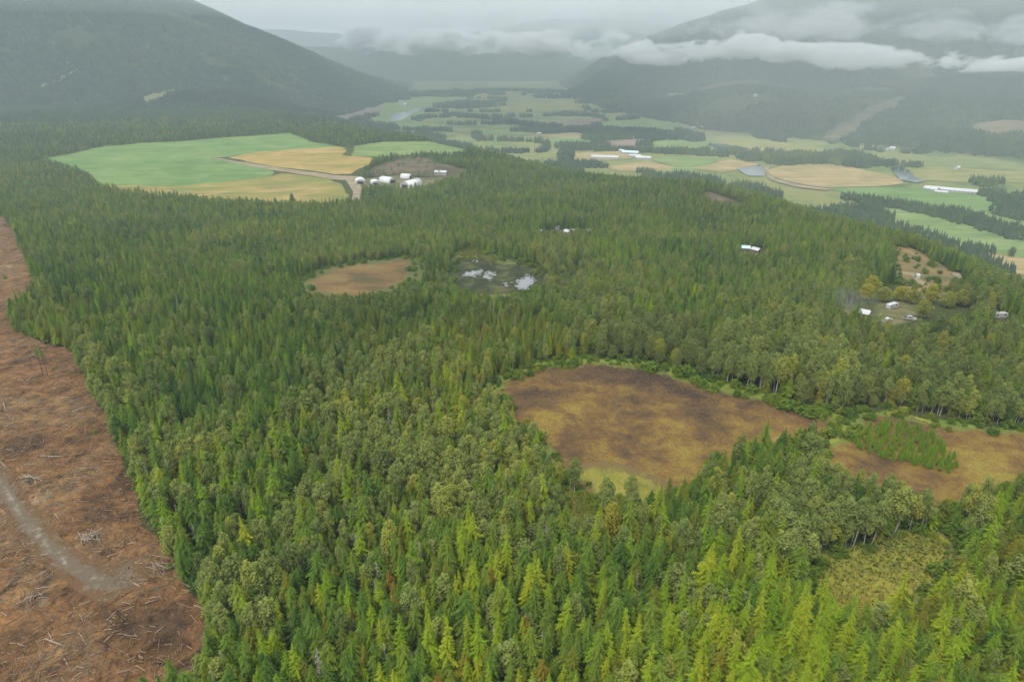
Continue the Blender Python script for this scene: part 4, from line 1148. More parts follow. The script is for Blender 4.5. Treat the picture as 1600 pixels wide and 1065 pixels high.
def name_all(items):
    """items: dicts with kind, tint, big, x, y, u, v -> label and group; those a label cannot yet tell apart are counted from the left"""
    by = {}
    for it in items:
        k = it['kind']
        c = GREEN_WORD[k][int(min(3, it['tint'] * 4))]
        lo, hi = {'shrub': (0.6, 1.1), 'sapling': (0.19, 0.25), 'knoll_tree': (0.42, 0.62)}.get(k, (0.58, 0.88))
        s = 'tall ' if it['big'] > hi else ('short ' if it['big'] < lo else '')
        pl = place_words(it['x'], it['y'], it['u'], it['v']) if k != 'knoll_tree' else 'behind the white barns'
        it['group'] = NOUN[k].replace('larch', 'larche').replace('spruce', 'spruce') + 's ' + pl
        by.setdefault(s + c + ' ' + NOUN[k] + ' ' + pl, []).append(it)
    for lab, grp in by.items():
        grp.sort(key=lambda i: i['u'])
        if len(grp) == 1:
            grp[0]['label'] = lab
        elif len(grp) == 2:
            grp[0]['label'] = lab + ', left one of two'; grp[1]['label'] = lab + ', right one of two'
        elif len(grp) <= 12:
            for i, it in enumerate(grp):
                it['label'] = lab + ', ' + ('leftmost' if i == 0 else 'rightmost' if i == len(grp) - 1 else ORD[i] + ' from left')
        else:
            for it in grp:
                it['label'] = lab

CAT = {'shrub': 'shrub', 'sapling': 'sapling'}
def plant_thing(it, shapes_of):
    k = it['kind']
    tm, cm = MESHES[shapes_of][it['var']]
    r_ = root(k, (it['x'], it['y'], it['z']), it['label'], CAT.get(k, 'tree'), it['group'])
    r_.rotation_euler = (it['lx'], it['ly'], it['spin'])
    r_.scale = (it['w'], it['w'], it['big'])
    t_ = link('trunk', tm, r_)
    c_ = link('crown', cm, r_)
    c_['tint'] = float(it['tint'])
    t_['tint'] = float(it['tint'])
    return r_

visible = (u > 0.0) & (u < 1.0) & (v > 0.0) & (v < 1.03)
LIMIT = dict(spruce_tree=300, larch_tree=290, cedar_tree=290, aspen_tree=290, cottonwood_tree=150, dead_tree=70)
ids = np.arange(N)
items = []
single = np.zeros(N, bool)
nvar = {k: len(MESHES[k]) for k in MESHES}
for ki, k in enumerate(KINDS):
    m = ids[(kd == ki) & visible]
    m = m[np.argsort(dist[m])][:LIMIT[k]]
    single[m] = True
    for i in m:
        items.append(dict(kind=k, shape=k, x=tx[i], y=ty[i], z=tz[i] - 0.1, u=u[i], v=v[i], tint=tint[i], big=hs[i], w=ws[i], var=int(rng.randint(nvar[k])), spin=spin[i], lx=lean[i, 0], ly=lean[i, 1]))

def extra(kind, shp, x, y, big, tn, w=None, var=None):
    z = zat(x, y)
    uu, vv_ = to_photo(np.array([x]), np.array([y]), np.array([z]))
    items.append(dict(kind=kind, shape=shp, x=x, y=y, z=z - 0.1, u=float(uu[0]), v=float(vv_[0]), tint=tn, big=big, w=w or big, var=rnd.randrange(nvar[shp]) if var is None else var,
                      spin=rnd.random() * 6.28, lx=0.0, ly=0.0))

# young planted conifers on the second bog
a, b = jitter_grid(110, 165, 178, 228, 2.25)
m = inside(a, b, L['sapling_patch'])
for x, y in rnd.sample(list(zip(a[m], b[m])), min(290, int(m.sum()))):
    extra('sapling', 'larch_tree', float(x), float(y), 0.15 + 0.14 * rnd.random(), 0.25 * rnd.random(), 0.24 + 0.12 * rnd.random())
# scrub and young trees on the slash knoll
xs_ = [p[0] for p in L['slash_knoll']]; ys_ = [p[1] for p in L['slash_knoll']]
k = 0
while k < 26:
    x, y = rnd.uniform(min(xs_), max(xs_)), rnd.uniform(min(ys_), max(ys_))
    if inside(np.array([x]), np.array([y]), L['slash_knoll'])[0]:
        extra('knoll_tree', 'spruce_tree', x, y, 0.3 + 0.45 * rnd.random(), 0.2 + 0.4 * rnd.random(), 0.5 + 0.3 * rnd.random()); k += 1
# willows of the homestead, the lone round tree
for i, (x, y) in enumerate(L['willow_spots']):
    extra('cottonwood_tree', 'cottonwood_tree', x, y, 0.62 + 0.14 * rnd.random(), 1.2 if i in (0, 1, 2, 4) else 0.85, 1.0 + 0.35 * rnd.random())
for x, y in L['lone_tree_spots']:
    extra('cottonwood_tree', 'cottonwood_tree', x, y, 1.1, 0.05, 1.6)
# shrubs along the wet edges, the clearcut edge and in the glades
def rim(poly, n, d0, d1):
    o = []
    P = [Vector(p) for p in poly]
    ln = [(P[i] - P[i - 1]).length for i in range(len(P))]
    for _ in range(n):
        i = rnd.choices(range(len(P)), ln)[0]
        q = P[i - 1].lerp(P[i], rnd.random())
        d = (P[i] - P[i - 1]).normalized()
        s_ = rnd.uniform(d0, d1) * (1 if rnd.random() < 0.5 else -1)
        o.append((q.x - d.y * s_, q.y + d.x * s_))
    return o
for poly, n, d1 in ((L['bog'], 120, 5), (L['bog_right'], 60, 5), (L['wet_meadow'], 40, 4), (L['glade'], 22, 4), (L['clearcut'][:16], 40, 4)):
    for x, y in rim(poly, n, 0.5, d1):
        uu, vv_ = to_photo(np.array([x]), np.array([y]), np.array([zat(x, y)]))
        if 0 < uu[0] < 1 and 0.3 < vv_[0] < 1.0:
            extra('shrub', 'shrub', x, y, 0.4 + 0.65 * rnd.random(), min(1, max(0, rnd.gauss(0.62, 0.2))))
for x, y in L['bog_bushes']:
    extra('shrub', 'shrub', x, y, 1.5 + 0.5 * rnd.random(), 0.35, 2.6)
# slim pines left standing in the clearcut
for i, (x, y) in enumerate(L['slim_pine_spots']):
    extra('slim_pine_tree', 'slim_pine_tree', x, y, 1.0 - 0.12 * i, 0.4, 1.0, i)
name_all(items)
for it in items:
    plant_thing(it, it['shape'])

FOREST = dict(spruce_tree=('spruce_forest', 'dense spruce forest covering the plateau'), larch_tree=('larch_forest', 'larches scattered through the forest'),
              cedar_tree=('cedar_forest', 'olive and rusty cedars scattered through the forest'), aspen_tree=('aspen_forest', 'aspens scattered through the forest'),
              cottonwood_tree=('broadleaf_forest', 'broadleaf trees scattered through the forest'), dead_tree=('dead_wood_forest', 'grey dead trees scattered through the forest'))
for ki, k in enumerate(KINDS):
    m = ids[(kd == ki) & ~single]
    if not len(m): continue
    shp = [[(s_[0], s_[1], 0), (s_[2], s_[3], 1)] for s_ in SHAPES[k]]
    scatter(FOREST[k][0], shp, [M[TRUNK_MAT[k]], M[k]],
            dict(x=tx[m], y=ty[m], z=tz[m] - 0.1, rot=np.column_stack([lean[m], spin[m]]), scl=np.column_stack([ws[m], ws[m], hs[m]]), var=rng.randint(0, nvar[k], len(m)), tint=tint[m]), FOREST[k][1], None)

# ------------------------------------------------------------------ undergrowth on the forest floor
a, b = jitter_grid(-330, 330, 75, 620, 3.6)
zz = H(a, b); uu, vv_ = to_photo(a, b, zz)
m = (uu > -0.08) & (uu < 1.08) & (vv_ < 1.2) & (rng.rand(len(a)) < np.where(vnoise(a, b, 16, 301) > 0.5, 1.0, 0.6))
for k in OPEN:
    if k != 'slash_knoll':
        m &= ~inside(a, b, L[k])
a, b = a[m], b[m]
ex = np.array(rim(L['sedge_patch'], 170, 0.5, 12) + rim(L['pond_open'], 260, 0.5, 9) + rim(L['pasture'], 25, 0.5, 5) + rim(L['willow_open'], 40, 0.5, 8) + rim(L['bog'], 90, 0.5, 5) + rim(L['bog_right'], 60, 0.5, 5) + rim(L['wet_meadow'], 40, 0.5, 6) + [(x, y) for x, y in zip(rng.uniform(255, 365, 260), rng.uniform(390, 600, 260)) if inside(np.array([x]), np.array([y]), L['pasture'])[0]][:60])
for k in ('clearcut', 'farm_all'):
    ex = ex[~inside(ex[:, 0], ex[:, 1], L[k])]
a = np.concatenate([a, ex[:, 0]]); b = np.concatenate([b, ex[:, 1]]); zz = H(a, b)
n = len(a)
sc_ = 0.35 + 0.5 * rng.rand(n)
sc_[-len(ex):] *= 1.7
scatter('undergrowth', [[(s_[0], s_[1], 0), (s_[2], s_[3], 1)] for s_ in SHAPES['shrub']], [M['bark'], M['shrub']],
        dict(x=a, y=b, z=zz, rot=np.column_stack([np.zeros(n), np.zeros(n), rng.rand(n) * 6.28]), scl=np.column_stack([sc_ * 1.3, sc_ * 1.3, sc_]), var=rng.randint(0, 3, n), tint=np.clip(0.3 + 0.2 * rng.randn(n), 0, 1)),
        'low green undergrowth between the trees', None)

# ------------------------------------------------------------------ far woods: clumps of small trees on valley floor and mountainsides
def clump(seed, size, n, broad=0.1):
    q = np.random.RandomState(seed)
    V = []; F = []
    for _ in range(n):
        x, y = (q.rand(2) - 0.5) * size
        h = 12 + 9 * q.rand(); r = 2.0 + 0.9 * q.rand()
        if q.rand() < broad:
            h *= 0.75; r *= 1.6
            ring = [(0.25, 0.55), (0.5, 1.0), (0.75, 0.85), (0.93, 0.45)]
        else:
            ring = [(0.10, 1.0), (0.34, 0.86), (0.36, 0.62), (0.68, 0.48)]
        base = len(V); ns_ = 6
        for (t, k) in ring:
            for j in range(ns_):
                a = 6.283 * j / ns_ + q.rand() * 0.5
                rr = r * k * (0.75 + 0.5 * q.rand())
                V.append((x + rr * math.cos(a), y + rr * math.sin(a), h * t - 3 * (t < 0.2)))
        V.append((x, y, h))
        for i in range(3):
            for j in range(ns_):
                p = base + i * ns_
                F.append((p + j, p + (j + 1) % ns_, p + ns_ + (j + 1) % ns_, p + ns_ + j))
        for j in range(ns_):
            F.append((base + 18 + j, base + 18 + (j + 1) % ns_, base + 24))
    return V, F

far_open = ['valley_field_' + c for c in 'abcdefghijklmnopqrstu'] + ['river', 'river_bend', 'river_reach', 'pond_valley', 'field_lane', 'valley_lane', 'clearing_a', 'clearing_b', 'clearing_c', 'clearing_d',
                                                           'clearing_e', 'hill_road', 'green_field', 'gold_field', 'green_field_far', 'stubble_field']
CS = 26.0
def far_points(x0, x1, y0, y1, s):
    a, b = jitter_grid(x0, x1, y0, y1, s)
    z = H(a, b)
    uu, vv_ = to_photo(a, b, z)
    m = (uu > -0.06) & (uu < 1.06) & (vv_ > -0.06)
    m &= (poly_sd(a, b, EDGE) > 100) | (b > 2050) | (a < -1480)
    for k in far_open:
        m &= ~inside(a, b, L[k])
    a, b, z = a[m], b[m], z[m]
    val = z < -200
    # on the valley floor the woods keep to belts and blocks
    belt = fbm(a, b, 420, 811, 3)
    row = np.abs(vnoise(a, b, 260, 821))
    keepv = (belt > 0.2) | (row < 0.075)
    hole = fbm(a, b, 330, 831, 4)
    keeph = hole < 0.42
    k = np.where(val, keepv, keeph)
    return a[k], b[k], z[k]
pa = [far_points(-2700, 2600, 1000, 3400, 25), far_points(-3600, 3400, 3400, 5000, 29)]
a = np.concatenate([p[0] for p in pa]); b = np.concatenate([p[1] for p in pa]); zz = np.concatenate([p[2] for p in pa])
# tree rows along field edges and banks, by the photograph
def row_pts(pl, step, wid):
    o = []
    for (ax, ay), (bx, by) in zip(pl[:-1], pl[1:]):
        l = math.hypot(bx - ax, by - ay)
        for i in range(max(1, int(l / step))):
            t = (i + rnd.random()) / max(1, int(l / step))
            o.append((ax + (bx - ax) * t + rnd.gauss(0, wid), ay + (by - ay) * t + rnd.gauss(0, wid)))
    return o
rp = []
for k in ('row_a', 'row_b', 'row_c', 'row_d', 'row_e', 'row_f'):
    rp += row_pts(L[k], 11, 8)
rp = np.array(rp)
a = np.concatenate([a, rp[:, 0]]); b = np.concatenate([b, rp[:, 1]]); zz = H(a, b)
e_ = 12.0
gxs = (H(a + e_, b) - H(a - e_, b)) / (2 * e_); gys = (H(a, b + e_) - H(a, b - e_)) / (2 * e_)
n = len(a)
rx = np.arctan(gys); ry = -np.arctan(gxs)
sc_ = 0.85 + 0.35 * rng.rand(n)
tn = np.clip(0.42 + 0.30 * fbm(a, b, 420, 841, 3) * 1.5 + 0.14 * rng.randn(n), 0, 1)
M['far_wood'] = leaf_mat('far_woodland', [(0.0, (0.026, 0.050, 0.024)), (0.5, (0.056, 0.088, 0.030)), (1.0, (0.13, 0.15, 0.04))], 0.0, 0.6, 0.15)
scatter('distant_forest', [[(*clump(900 + i, CS, 22, 0.12), 0)] for i in range(5)], [M['far_wood']],
        dict(x=a, y=b, z=zz, rot=np.column_stack([rx, ry, np.zeros(n)]), scl=np.column_stack([sc_, sc_, sc_]), var=rng.randint(0, 5, n), tint=tn), 'hazy conifer woods on valley floor and mountains', None)
print('trees', N, 'single', len(items), 'far clumps', n)

# ------------------------------------------------------------------ sedge tufts on the bogs, debris in the clearcut
def tuft_field(name, polys, n, hgt, mat, label, near=1.0):
    q = np.random.RandomState(77)
    V = []; F = []; T = []
    for poly in polys:
        xs = [p[0] for p in poly]; ys = [p[1] for p in poly]
        a = q.uniform(min(xs), max(xs), n * 2); b = q.uniform(min(ys), max(ys), n * 2)
        m = inside(a, b, poly); a, b = a[m][:n], b[m][:n]
        cl = fbm(a, b, 9, 911, 3)
        m = cl > -0.25 + 0.5 * q.rand(len(a)) - 0.25
        a, b = a[m], b[m]; z = H(a, b) + 0.15
        tn = 0.5 + 0.4 * fbm(a, b, 30, 921, 4) + 0.12 * q.randn(len(a))
        for x, y, zz, t in zip(a, b, z, tn):
            for k in range(3):
                an = q.rand() * 6.28; r = 0.14 + 0.28 * q.rand(); h = hgt * (0.5 + q.rand())
                c, s = math.cos(an), math.sin(an)
                m = len(V)
                V += [(x - s * r, y + c * r, zz), (x + s * r, y - c * r, zz), (x + c * r * 1.5, y + s * r * 1.5, zz + h)]
                F.append((m, m + 1, m + 2)); T += [t] * 3
    me = mesh(name, V, F, mat)
    a_ = me.attributes.new('tuft', 'FLOAT', 'POINT'); a_.data.foreach_set('value', np.array(T, np.float32))
    return link(name, me, kind='stuff', label=label)

def tuft_mat(name, stops):
    m, t, o = nodes(name)
    at = t.nodes.new('ShaderNodeAttribute'); at.attribute_name = 'tuft'
    r = ramp(t, stops); t.links.new(at.outputs['Fac'], r.inputs['Fac'])
    principled(t, o, r.outputs[0], 1.0, 0.05)
    return m
M['tuft'] = tuft_mat('sedge_blades', [(0.15, (0.075, 0.052, 0.034)), (0.4, (0.11, 0.072, 0.036)), (0.6, (0.150, 0.098, 0.038)), (0.85, (0.185, 0.130, 0.04))])
M['tuft_green'] = tuft_mat('meadow_blades', [(0.15, (0.10, 0.13, 0.025)), (0.5, (0.18, 0.19, 0.035)), (0.85, (0.30, 0.24, 0.05))])
tuft_field('bog_grass', [L['bog'], L['bog_right']], 16000, 0.14, M['tuft'], 'tufts of brown sedge on the bogs')
tuft_field('meadow_grass', [L['wet_meadow'], L['glade'], grow_poly(L['glade'], 5)], 2500, 0.6, M['tuft_green'], 'yellow green grass tufts in the meadow')
# reeds in the pond
tuft_field('reed_grass', [L['reed_bed']], 1500, 1.6, M['tuft_green'], 'bright green reeds behind the pond')

def debris():
    q = np.random.RandomState(31)
    V = []; F = []; T = []
    poly = L['clearcut']
    n = 170000
    a = q.uniform(-420, -40, n); b = 70 + (q.rand(n) ** 1.5) * 500
    uu, vv_ = to_photo(a, b, H(a, b))
    m = inside(a, b, poly) & (uu > -0.06) & (vv_ < 1.15) & ~inside(a, b, L['track'])
    a, b = a[m], b[m]
    cl = fbm(a, b, 14, 951, 4)
    m = cl > -0.12 + 0.6 * (q.rand(len(a)) - 0.5)
    a, b = a[m], b[m]; z = H(a, b) + 0.14
    flow = 3.14 * vnoise(a, b, 40, 961)
    for x, y, zz, fl in zip(a, b, z, flow):
        l = 0.2 + 1.4 * q.rand() ** 3; w_ = 0.025 + 0.045 * q.rand()
        an = fl + q.randn() * 0.7; tl = q.randn() * 0.16
        d = np.array([math.cos(an), math.sin(an), tl]) * l
        s = np.array([-math.sin(an), math.cos(an), 0]) * w_
        c = np.array([x, y, zz + 0.05 + 0.10 * q.rand() + abs(d[2])])
        m = len(V); t = q.rand()
        V += [tuple(c - d - s), tuple(c - d + s), tuple(c - d + np.array([0, 0, w_ * 1.6])), tuple(c + d - s), tuple(c + d + s), tuple(c + d + np.array([0, 0, w_ * 1.6]))]
        F += [(m, m + 3, m + 5, m + 2), (m + 1, m + 2, m + 5, m + 4), (m, m + 1, m + 4, m + 3)]
        T += [t] * 6
    # bark heaps and clods
    n = 14000
    a = q.uniform(-420, -40, n); b = 70 + (q.rand(n) ** 1.4) * 450
    m = inside(a, b, poly) & ~inside(a, b, L['track']); a, b = a[m], b[m]
    m = fbm(a, b, 20, 971, 3) > 0.0
    a, b = a[m], b[m]; z = H(a, b) + 0.1
    for x, y, zz in zip(a, b, z):
        r = 0.2 + 0.55 * q.rand() ** 2; h = r * (0.4 + 0.5 * q.rand()); m = len(V); t = q.rand() * 0.5
        for k in range(5):
            an = 1.2566 * k + q.rand() * .7
            V.append((x + r * (0.6 + 0.6 * q.rand()) * math.cos(an), y + r * (0.6 + 0.6 * q.rand()) * math.sin(an), zz - 0.05))
        V.append((x + 0.2 * r * q.randn(), y + 0.2 * r * q.randn(), zz + h))
        F += [(m + k, m + (k + 1) % 5, m + 5) for k in range(5)]
        T += [t] * 6
    me = mesh('slash_debris', V, F, tuft_mat('slash_wood', [(0.05, (0.10, 0.055, 0.03)), (0.35, (0.16, 0.095, 0.05)), (0.65, (0.25, 0.16, 0.085)), (0.85, (0.33, 0.245, 0.15)), (1.0, (0.44, 0.36, 0.26))]))
    a_ = me.attributes.new('tuft', 'FLOAT', 'POINT'); a_.data.foreach_set('value', np.array(T, np.float32))
    link('slash_debris', me, kind='stuff', label='broken branches and bark strewn over the clearcut')
debris()

# ------------------------------------------------------------------ logs
def log_mesh(seed, mat):
    q = np.random.RandomState(seed)
    b = MB()
    k = q.randn(2) * 0.006
    b.tube([(-0.5, 0, 0), (-0.2, k[0], 0), (0.15, k[1], 0), (0.5, 0, 0)], [0.02, 0.018, 0.015, 0.011], 7)
    return b.mesh('log', mat, True)
LOGS = [log_mesh(i, M['log_pale'] if i < 3 else M['log_brown']) for i in range(5)]
log_items = []
le = L['log_ends']
for i in range(0, len(le), 2):
    (ax, ay), (bx, by) = le[i], le[i + 1]
    log_items.append((0.5 * (ax + bx), 0.5 * (ay + by), max(3.0, min(15.0, math.hypot(bx - ax, by - ay))), math.atan2(by - ay, bx - ax), 0 if rnd.random() < 0.75 else 3))
k = 0
while k < 55:
    y = 95 + 220 * rnd.random() ** 1.5; x = rnd.uniform(-230, -45)
    if not inside(np.array([x]), np.array([y]), L['clearcut'])[0] or inside(np.array([x]), np.array([y]), L['track'])[0]: continue
    uu, vv_ = to_photo(np.array([x]), np.array([y]), np.array([zat(x, y)]))
    if not (0.0 < uu[0] < 0.25 and vv_[0] < 1.0): continue
    log_items.append((x, y, rnd.uniform(1.8, 5.5), rnd.random() * 3.14, rnd.choice((0, 3, 3, 3))))
    k += 1
def log_place(x, y, vv_):
    if float(edge_dist(np.array([x]), np.array([y]), L['track'])[0]) < 6: return 'beside the dirt track'
    if float(edge_dist(np.array([x]), np.array([y]), L['clearcut'])[0]) < 9: return 'at the forest edge'
    return 'high up the clearcut' if vv_ < 0.62 else ('in the middle clearcut' if vv_ < 0.78 else ('in the lower clearcut' if vv_ < 0.9 else 'at the bottom of the clearcut'))
by = {}
for i, (x, y, l, an, c) in enumerate(log_items):
    uu, vv_ = to_photo(np.array([x]), np.array([y]), np.array([zat(x, y)]))
    s = 'long ' if l > 8 else ('short ' if l < 3.5 else '')
    t = s + ('pale peeled log ' if c == 0 else 'brown log with bark ') + log_place(x, y, float(vv_[0]))
    by.setdefault(t, []).append((float(uu[0]), i))
lab = {}
for t, g in by.items():
    g.sort()
    for j, (_, i) in enumerate(g):
        lab[i] = t if len(g) == 1 or len(g) > 12 else t + ', ' + ('leftmost' if j == 0 else 'rightmost' if j == len(g) - 1 else ORD[j] + ' from left')
for i, (x, y, l, an, c) in enumerate(log_items):
    th = 7 + 3.5 * rnd.random() if l > 6 else 5.5
    o = link('log', LOGS[c + rnd.randrange(3 if c == 0 else 2)], label=lab[i], category='log', group='logs ' + re.sub(r',.*', '', lab[i]))
    za, zb = zat(x - math.cos(an) * l / 2, y - math.sin(an) * l / 2), zat(x + math.cos(an) * l / 2, y + math.sin(an) * l / 2)
    o.location = (x, y, (za + zb) / 2 + 0.26)
    o.rotation_euler = (0, -math.atan2(zb - za, l), an)
    o.scale = (l, th * 1.0, th * 1.0)

# slash piles: heaps of crossed poles
PILE_LABEL = ['heap of bleached poles beside the dirt track', 'heap of reddish poles near the forest edge', 'low brown slash heap left of the track end', 'small heap of pale poles above the track']
for i, (x, y) in enumerate(L['pile_spots']):
    r_ = root('slash_pile', (x, y, zat(x, y) + 0.1), PILE_LABEL[i], 'slash pile', 'slash piles in the clearcut')
    q = np.random.RandomState(40 + i)
    b = MB()
    for k in range(60):
        a = q.rand() * 6.28; d = 3.0 * q.rand() ** 0.7; r = 0.5 + 0.7 * q.rand(); h = max(0.2, (1 - d / 3.6)) * 1.3
        b.add([(d * math.cos(a) + r * math.cos(t), d * math.sin(a) + r * math.sin(t), 0) for t in (0, 1.3, 2.5, 3.8, 5)] + [(d * math.cos(a), d * math.sin(a), h)], [(j, (j + 1) % 5, 5) for j in range(5)])
    link('brush_mound', b.mesh('brush_mound', M['brush']), r_, kind='stuff')
    an0 = q.rand() * 3.14
    for k in range(30 if i < 2 else 18):
        p = link('pole', LOGS[rnd.randrange(3) if (i in (0, 3) or q.rand() < 0.3) else 3 + rnd.randrange(2)], r_)
        l = 2.5 + 3.5 * q.rand()
        d = q.randn(2) * 1.3
        p.location = (d[0], d[1], 0.5 + 1.3 * max(0, 1 - np.hypot(*d) / 3) * q.rand() + 0.25)
        p.rotation_euler = (0, q.randn() * 0.25, an0 + q.randn() * 0.75)
        p.scale = (l * 0.85, 4, 4)

# ------------------------------------------------------------------ buildings and vehicles
def hoop_barn(x, y, rz, w_, l, h, label):
    """fabric hoop barn: arched cover, end walls, dark panels painted as shaded openings, low side walls"""
    r_ = root('hoop_barn', (x, y, zat(x, y)), label, 'barn', 'white hoop barns by the fields', rz)
    n = 14
    arc = [(-w_ / 2 * math.cos(math.pi * i / n), 1.6 + (h - 1.6) * math.sin(math.pi * i / n) ** 0.85) for i in range(n + 1)]
    b = MB()
    for (dx, yy) in ((0.0, -l / 2), (0.0, l / 2)):
        pass
    V = [(a, s_ * l / 2, z) for s_ in (-1, 1) for a, z in arc] + [(a * 0.985, s_ * l / 2, z - 0.12) for s_ in (-1, 1) for a, z in arc]
    m = n + 1
    F = [(i, i + 1, m + i + 1, m + i) for i in range(n)] + [(2 * m + i + 1, 2 * m + i, 3 * m + i, 3 * m + i + 1) for i in range(n)]
    F += [(i + 1, i, 2 * m + i, 2 * m + i + 1) for i in range(n)] + [(m + i, m + i + 1, 3 * m + i + 1, 3 * m + i) for i in range(n)]
    b.add(V, F)
    link('roof', b.mesh('roof', M['white_fabric'], True), r_)
    for s_ in (-1, 1):
        e = MB(); yy = s_ * (l / 2 - 0.5)
        ring = [(a * 0.98, yy, z - 0.14) for a, z in arc]
        e.add([(-w_ / 2 * 0.98, yy, 0)] + ring + [(w_ / 2 * 0.98, yy, 0)], [tuple(range(len(ring) + 2)) if s_ > 0 else tuple(reversed(range(len(ring) + 2)))])
        link('end_wall', e.mesh('end_wall', M['white_wall']), r_)
        d = MB(); d.box(-w_ * 0.30, w_ * 0.30, yy + s_ * 0.02 - 0.05, yy + s_ * 0.12 + 0.05, 0, h * 0.55)
        link('door', d.mesh('door', M['dark_open']), r_)  # dark panel: the shade inside the opening is put into its colour
        sw = MB(); sw.box(s_ * w_ / 2 - 0.2, s_ * w_ / 2 + 0.2, -l / 2 + 0.6, l / 2 - 0.6, -0.6, 1.6)
        link('side_wall', sw.mesh('side_wall', M['grey_wall']), r_)
    return r_

def gable(name, x, y, rz, w_, l, h, rise, wall, roofm, label, cat, group, doors=1, wins=3, chimney=False):
    r_ = root(name, (x, y, zat(x, y)), label, cat, group, rz)
    b = MB()
    a, c = w_ / 2, l / 2
    b.add([(-a, -c, -1), (a, -c, -1), (a, c, -1), (-a, c, -1), (-a, -c, h), (a, -c, h), (a, c, h), (-a, c, h), (0, -c, h + rise), (0, c, h + rise)],
          [(0, 1, 5, 8, 4), (2, 3, 7, 9, 6), (1, 2, 6, 5), (3, 0, 4, 7)])
    link('wall', b.mesh('wall', M[wall]), r_)
    ov = 0.5
    rf = MB()
    for s_ in (-1, 1):
        e0 = (s_ * (a + ov), h - rise * ov / a + 0.06)
        V = [(0, -c - ov, h + rise + 0.06), (e0[0], -c - ov, e0[1]), (e0[0], c + ov, e0[1]), (0, c + ov, h + rise + 0.06)]
        V += [(p[0], p[1], p[2] + 0.18) for p in V]
        F = [(0, 1, 2, 3), (7, 6, 5, 4), (0, 4, 5, 1), (1, 5, 6, 2), (2, 6, 7, 3)]
        rf.add(V, F if s_ < 0 else [tuple(reversed(f)) for f in F])
    ro = link('roof', rf.mesh('roof', M[roofm]), r_)
    if chimney:
        cb = MB(); cb.box(-0.4, 0.4, c * 0.3, c * 0.3 + 0.8, h + rise * 0.4, h + rise + 1.2)
        link('chimney', cb.mesh('chimney', M['grey_wall']), ro)
    for k in range(doors):
        d = MB(); dw = min(2.2, w_ * 0.2)
        s_ = -1 if k == 0 else 1
        d.box(-dw, dw, s_ * (c + 0.03) - 0.05, s_ * (c + 0.03) + 0.05, 0, min(h * 0.85, 4))
        link('door', d.mesh('door', M['dark_open']), r_)
    for k in range(wins):
        for s_ in (-1, 1):
            wb = MB(); yy = -c + l * (k + 0.5) / wins
            wb.box(s_ * (a + 0.02) - 0.05, s_ * (a + 0.02) + 0.05, yy - 0.7, yy + 0.7, h * 0.35, h * 0.75)
            link('window', wb.mesh('window', M['glass']), r_)
    return r_

HB = L['hoop_barns']
hoop_barn(*HB[0], 0.25, 16, 24, 8, 'white hoop barn nearest the yellow stubble field')
hoop_barn(*HB[1], 0.35, 14, 20, 7, 'small white hoop barn second from the lane')
hoop_barn(*HB[2], 0.9, 17, 26, 9, 'large white hoop barn below the slash knoll')
hoop_barn(*HB[3], -0.55, 19, 34, 11, 'tallest white hoop barn beside the dark conifers')
hoop_barn(*HB[4], 1.3, 12, 17, 8, 'low white hoop barn behind the tallest one')
gable('storage_shed', *L['shed_spots'][0], 1.45, 10, 20, 5, 2.2, 'grey_wall', 'white_metal', 'long white roofed shed right of the barns', 'shed', None, 1, 3)
LB = L['long_barns']
gable('long_barn', *LB[0], 1.05, 20, 105, 6, 4, 'white_wall', 'white_metal', 'very long white barn beyond the green field', 'barn', None, 2, 12)
gable('farm_shed', *LB[1], 0.6, 20, 30, 6, 4, 'grey_wall', 'white_metal', 'grey shed at the left end of the long barn', 'shed', None, 2, 3)
gable('farm_shed', *LB[2], 1.0, 10, 26, 4, 2.5, 'white_wall', 'white_metal', 'low white shed in front of the long barn', 'shed', None, 1, 3)
DA = L['dairy_spots']
for i, (sz, rz, lb) in enumerate([((18, 80, 6, 4), 1.35, 'long white dairy barn in the tan field'), ((22, 50, 7, 4), 1.2, 'pale roofed dairy barn by dark trees'), ((16, 34, 6, 3), 1.5, 'middle white shed of the dairy farm'),
                                  ((20, 44, 6, 4), 1.4, 'white dairy shed at the field end'), ((14, 24, 6, 3), 0.4, 'rear shed of the dairy farm by trees')]):
    gable('dairy_barn', *DA[i], rz, *sz, 'white_wall', 'white_metal' if i != 1 else 'teal_metal', lb, 'barn', 'sheds of the valley dairy farm', 2, 6)
HOUSE = ['white farmhouse at the end of the green valley field', 'grey farm shed beside the farmhouse on the valley field', 'white house among trees left of the ploughed field', 'second white house above the ploughed field',
         'white house under trees by the ploughed field', 'white house alone below the hillside clearing', 'white house left of a pair under the hill', 'white house right of a pair under the hill',
         'lone house at the foot of the wooded hill', 'white mill building by the far river', 'smaller white building below the far mill', 'white house far up the valley beyond the river',
         'tiny house on the brown flats under the mountain', 'house at the edge of dark valley woods', 'white house just above the near ridge', 'small white house on the ridge shoulder',
         'house beyond the olive river field', 'house above the narrow tan field', 'white cabin high on the hillside under cloud', 'white cabin on the hillside clearing under cloud']
for i, (x, y) in enumerate(L['house_spots']):
    big = 2.0 if i in (9, 10) else 1.25
    gable('farmhouse', x, y, 0.5 + 1.9 * rnd.random(), 9 * big, 13 * big, 5 * big, 3 * big, 'white_wall', 'white_metal' if i % 3 else 'grey_wall', HOUSE[i], 'house', 'houses scattered in the valley', 1, 3, True)
CAB = ['white cabin left of the tank above the pond', 'white roofed cabin right of the tank', 'white shed touching the middle cabin', 'small pale cabin at the end of the clearing',
       'teal roofed cabin in the forest clearing', 'pale shed behind the teal roofed cabin', 'small shed by the bare spot']
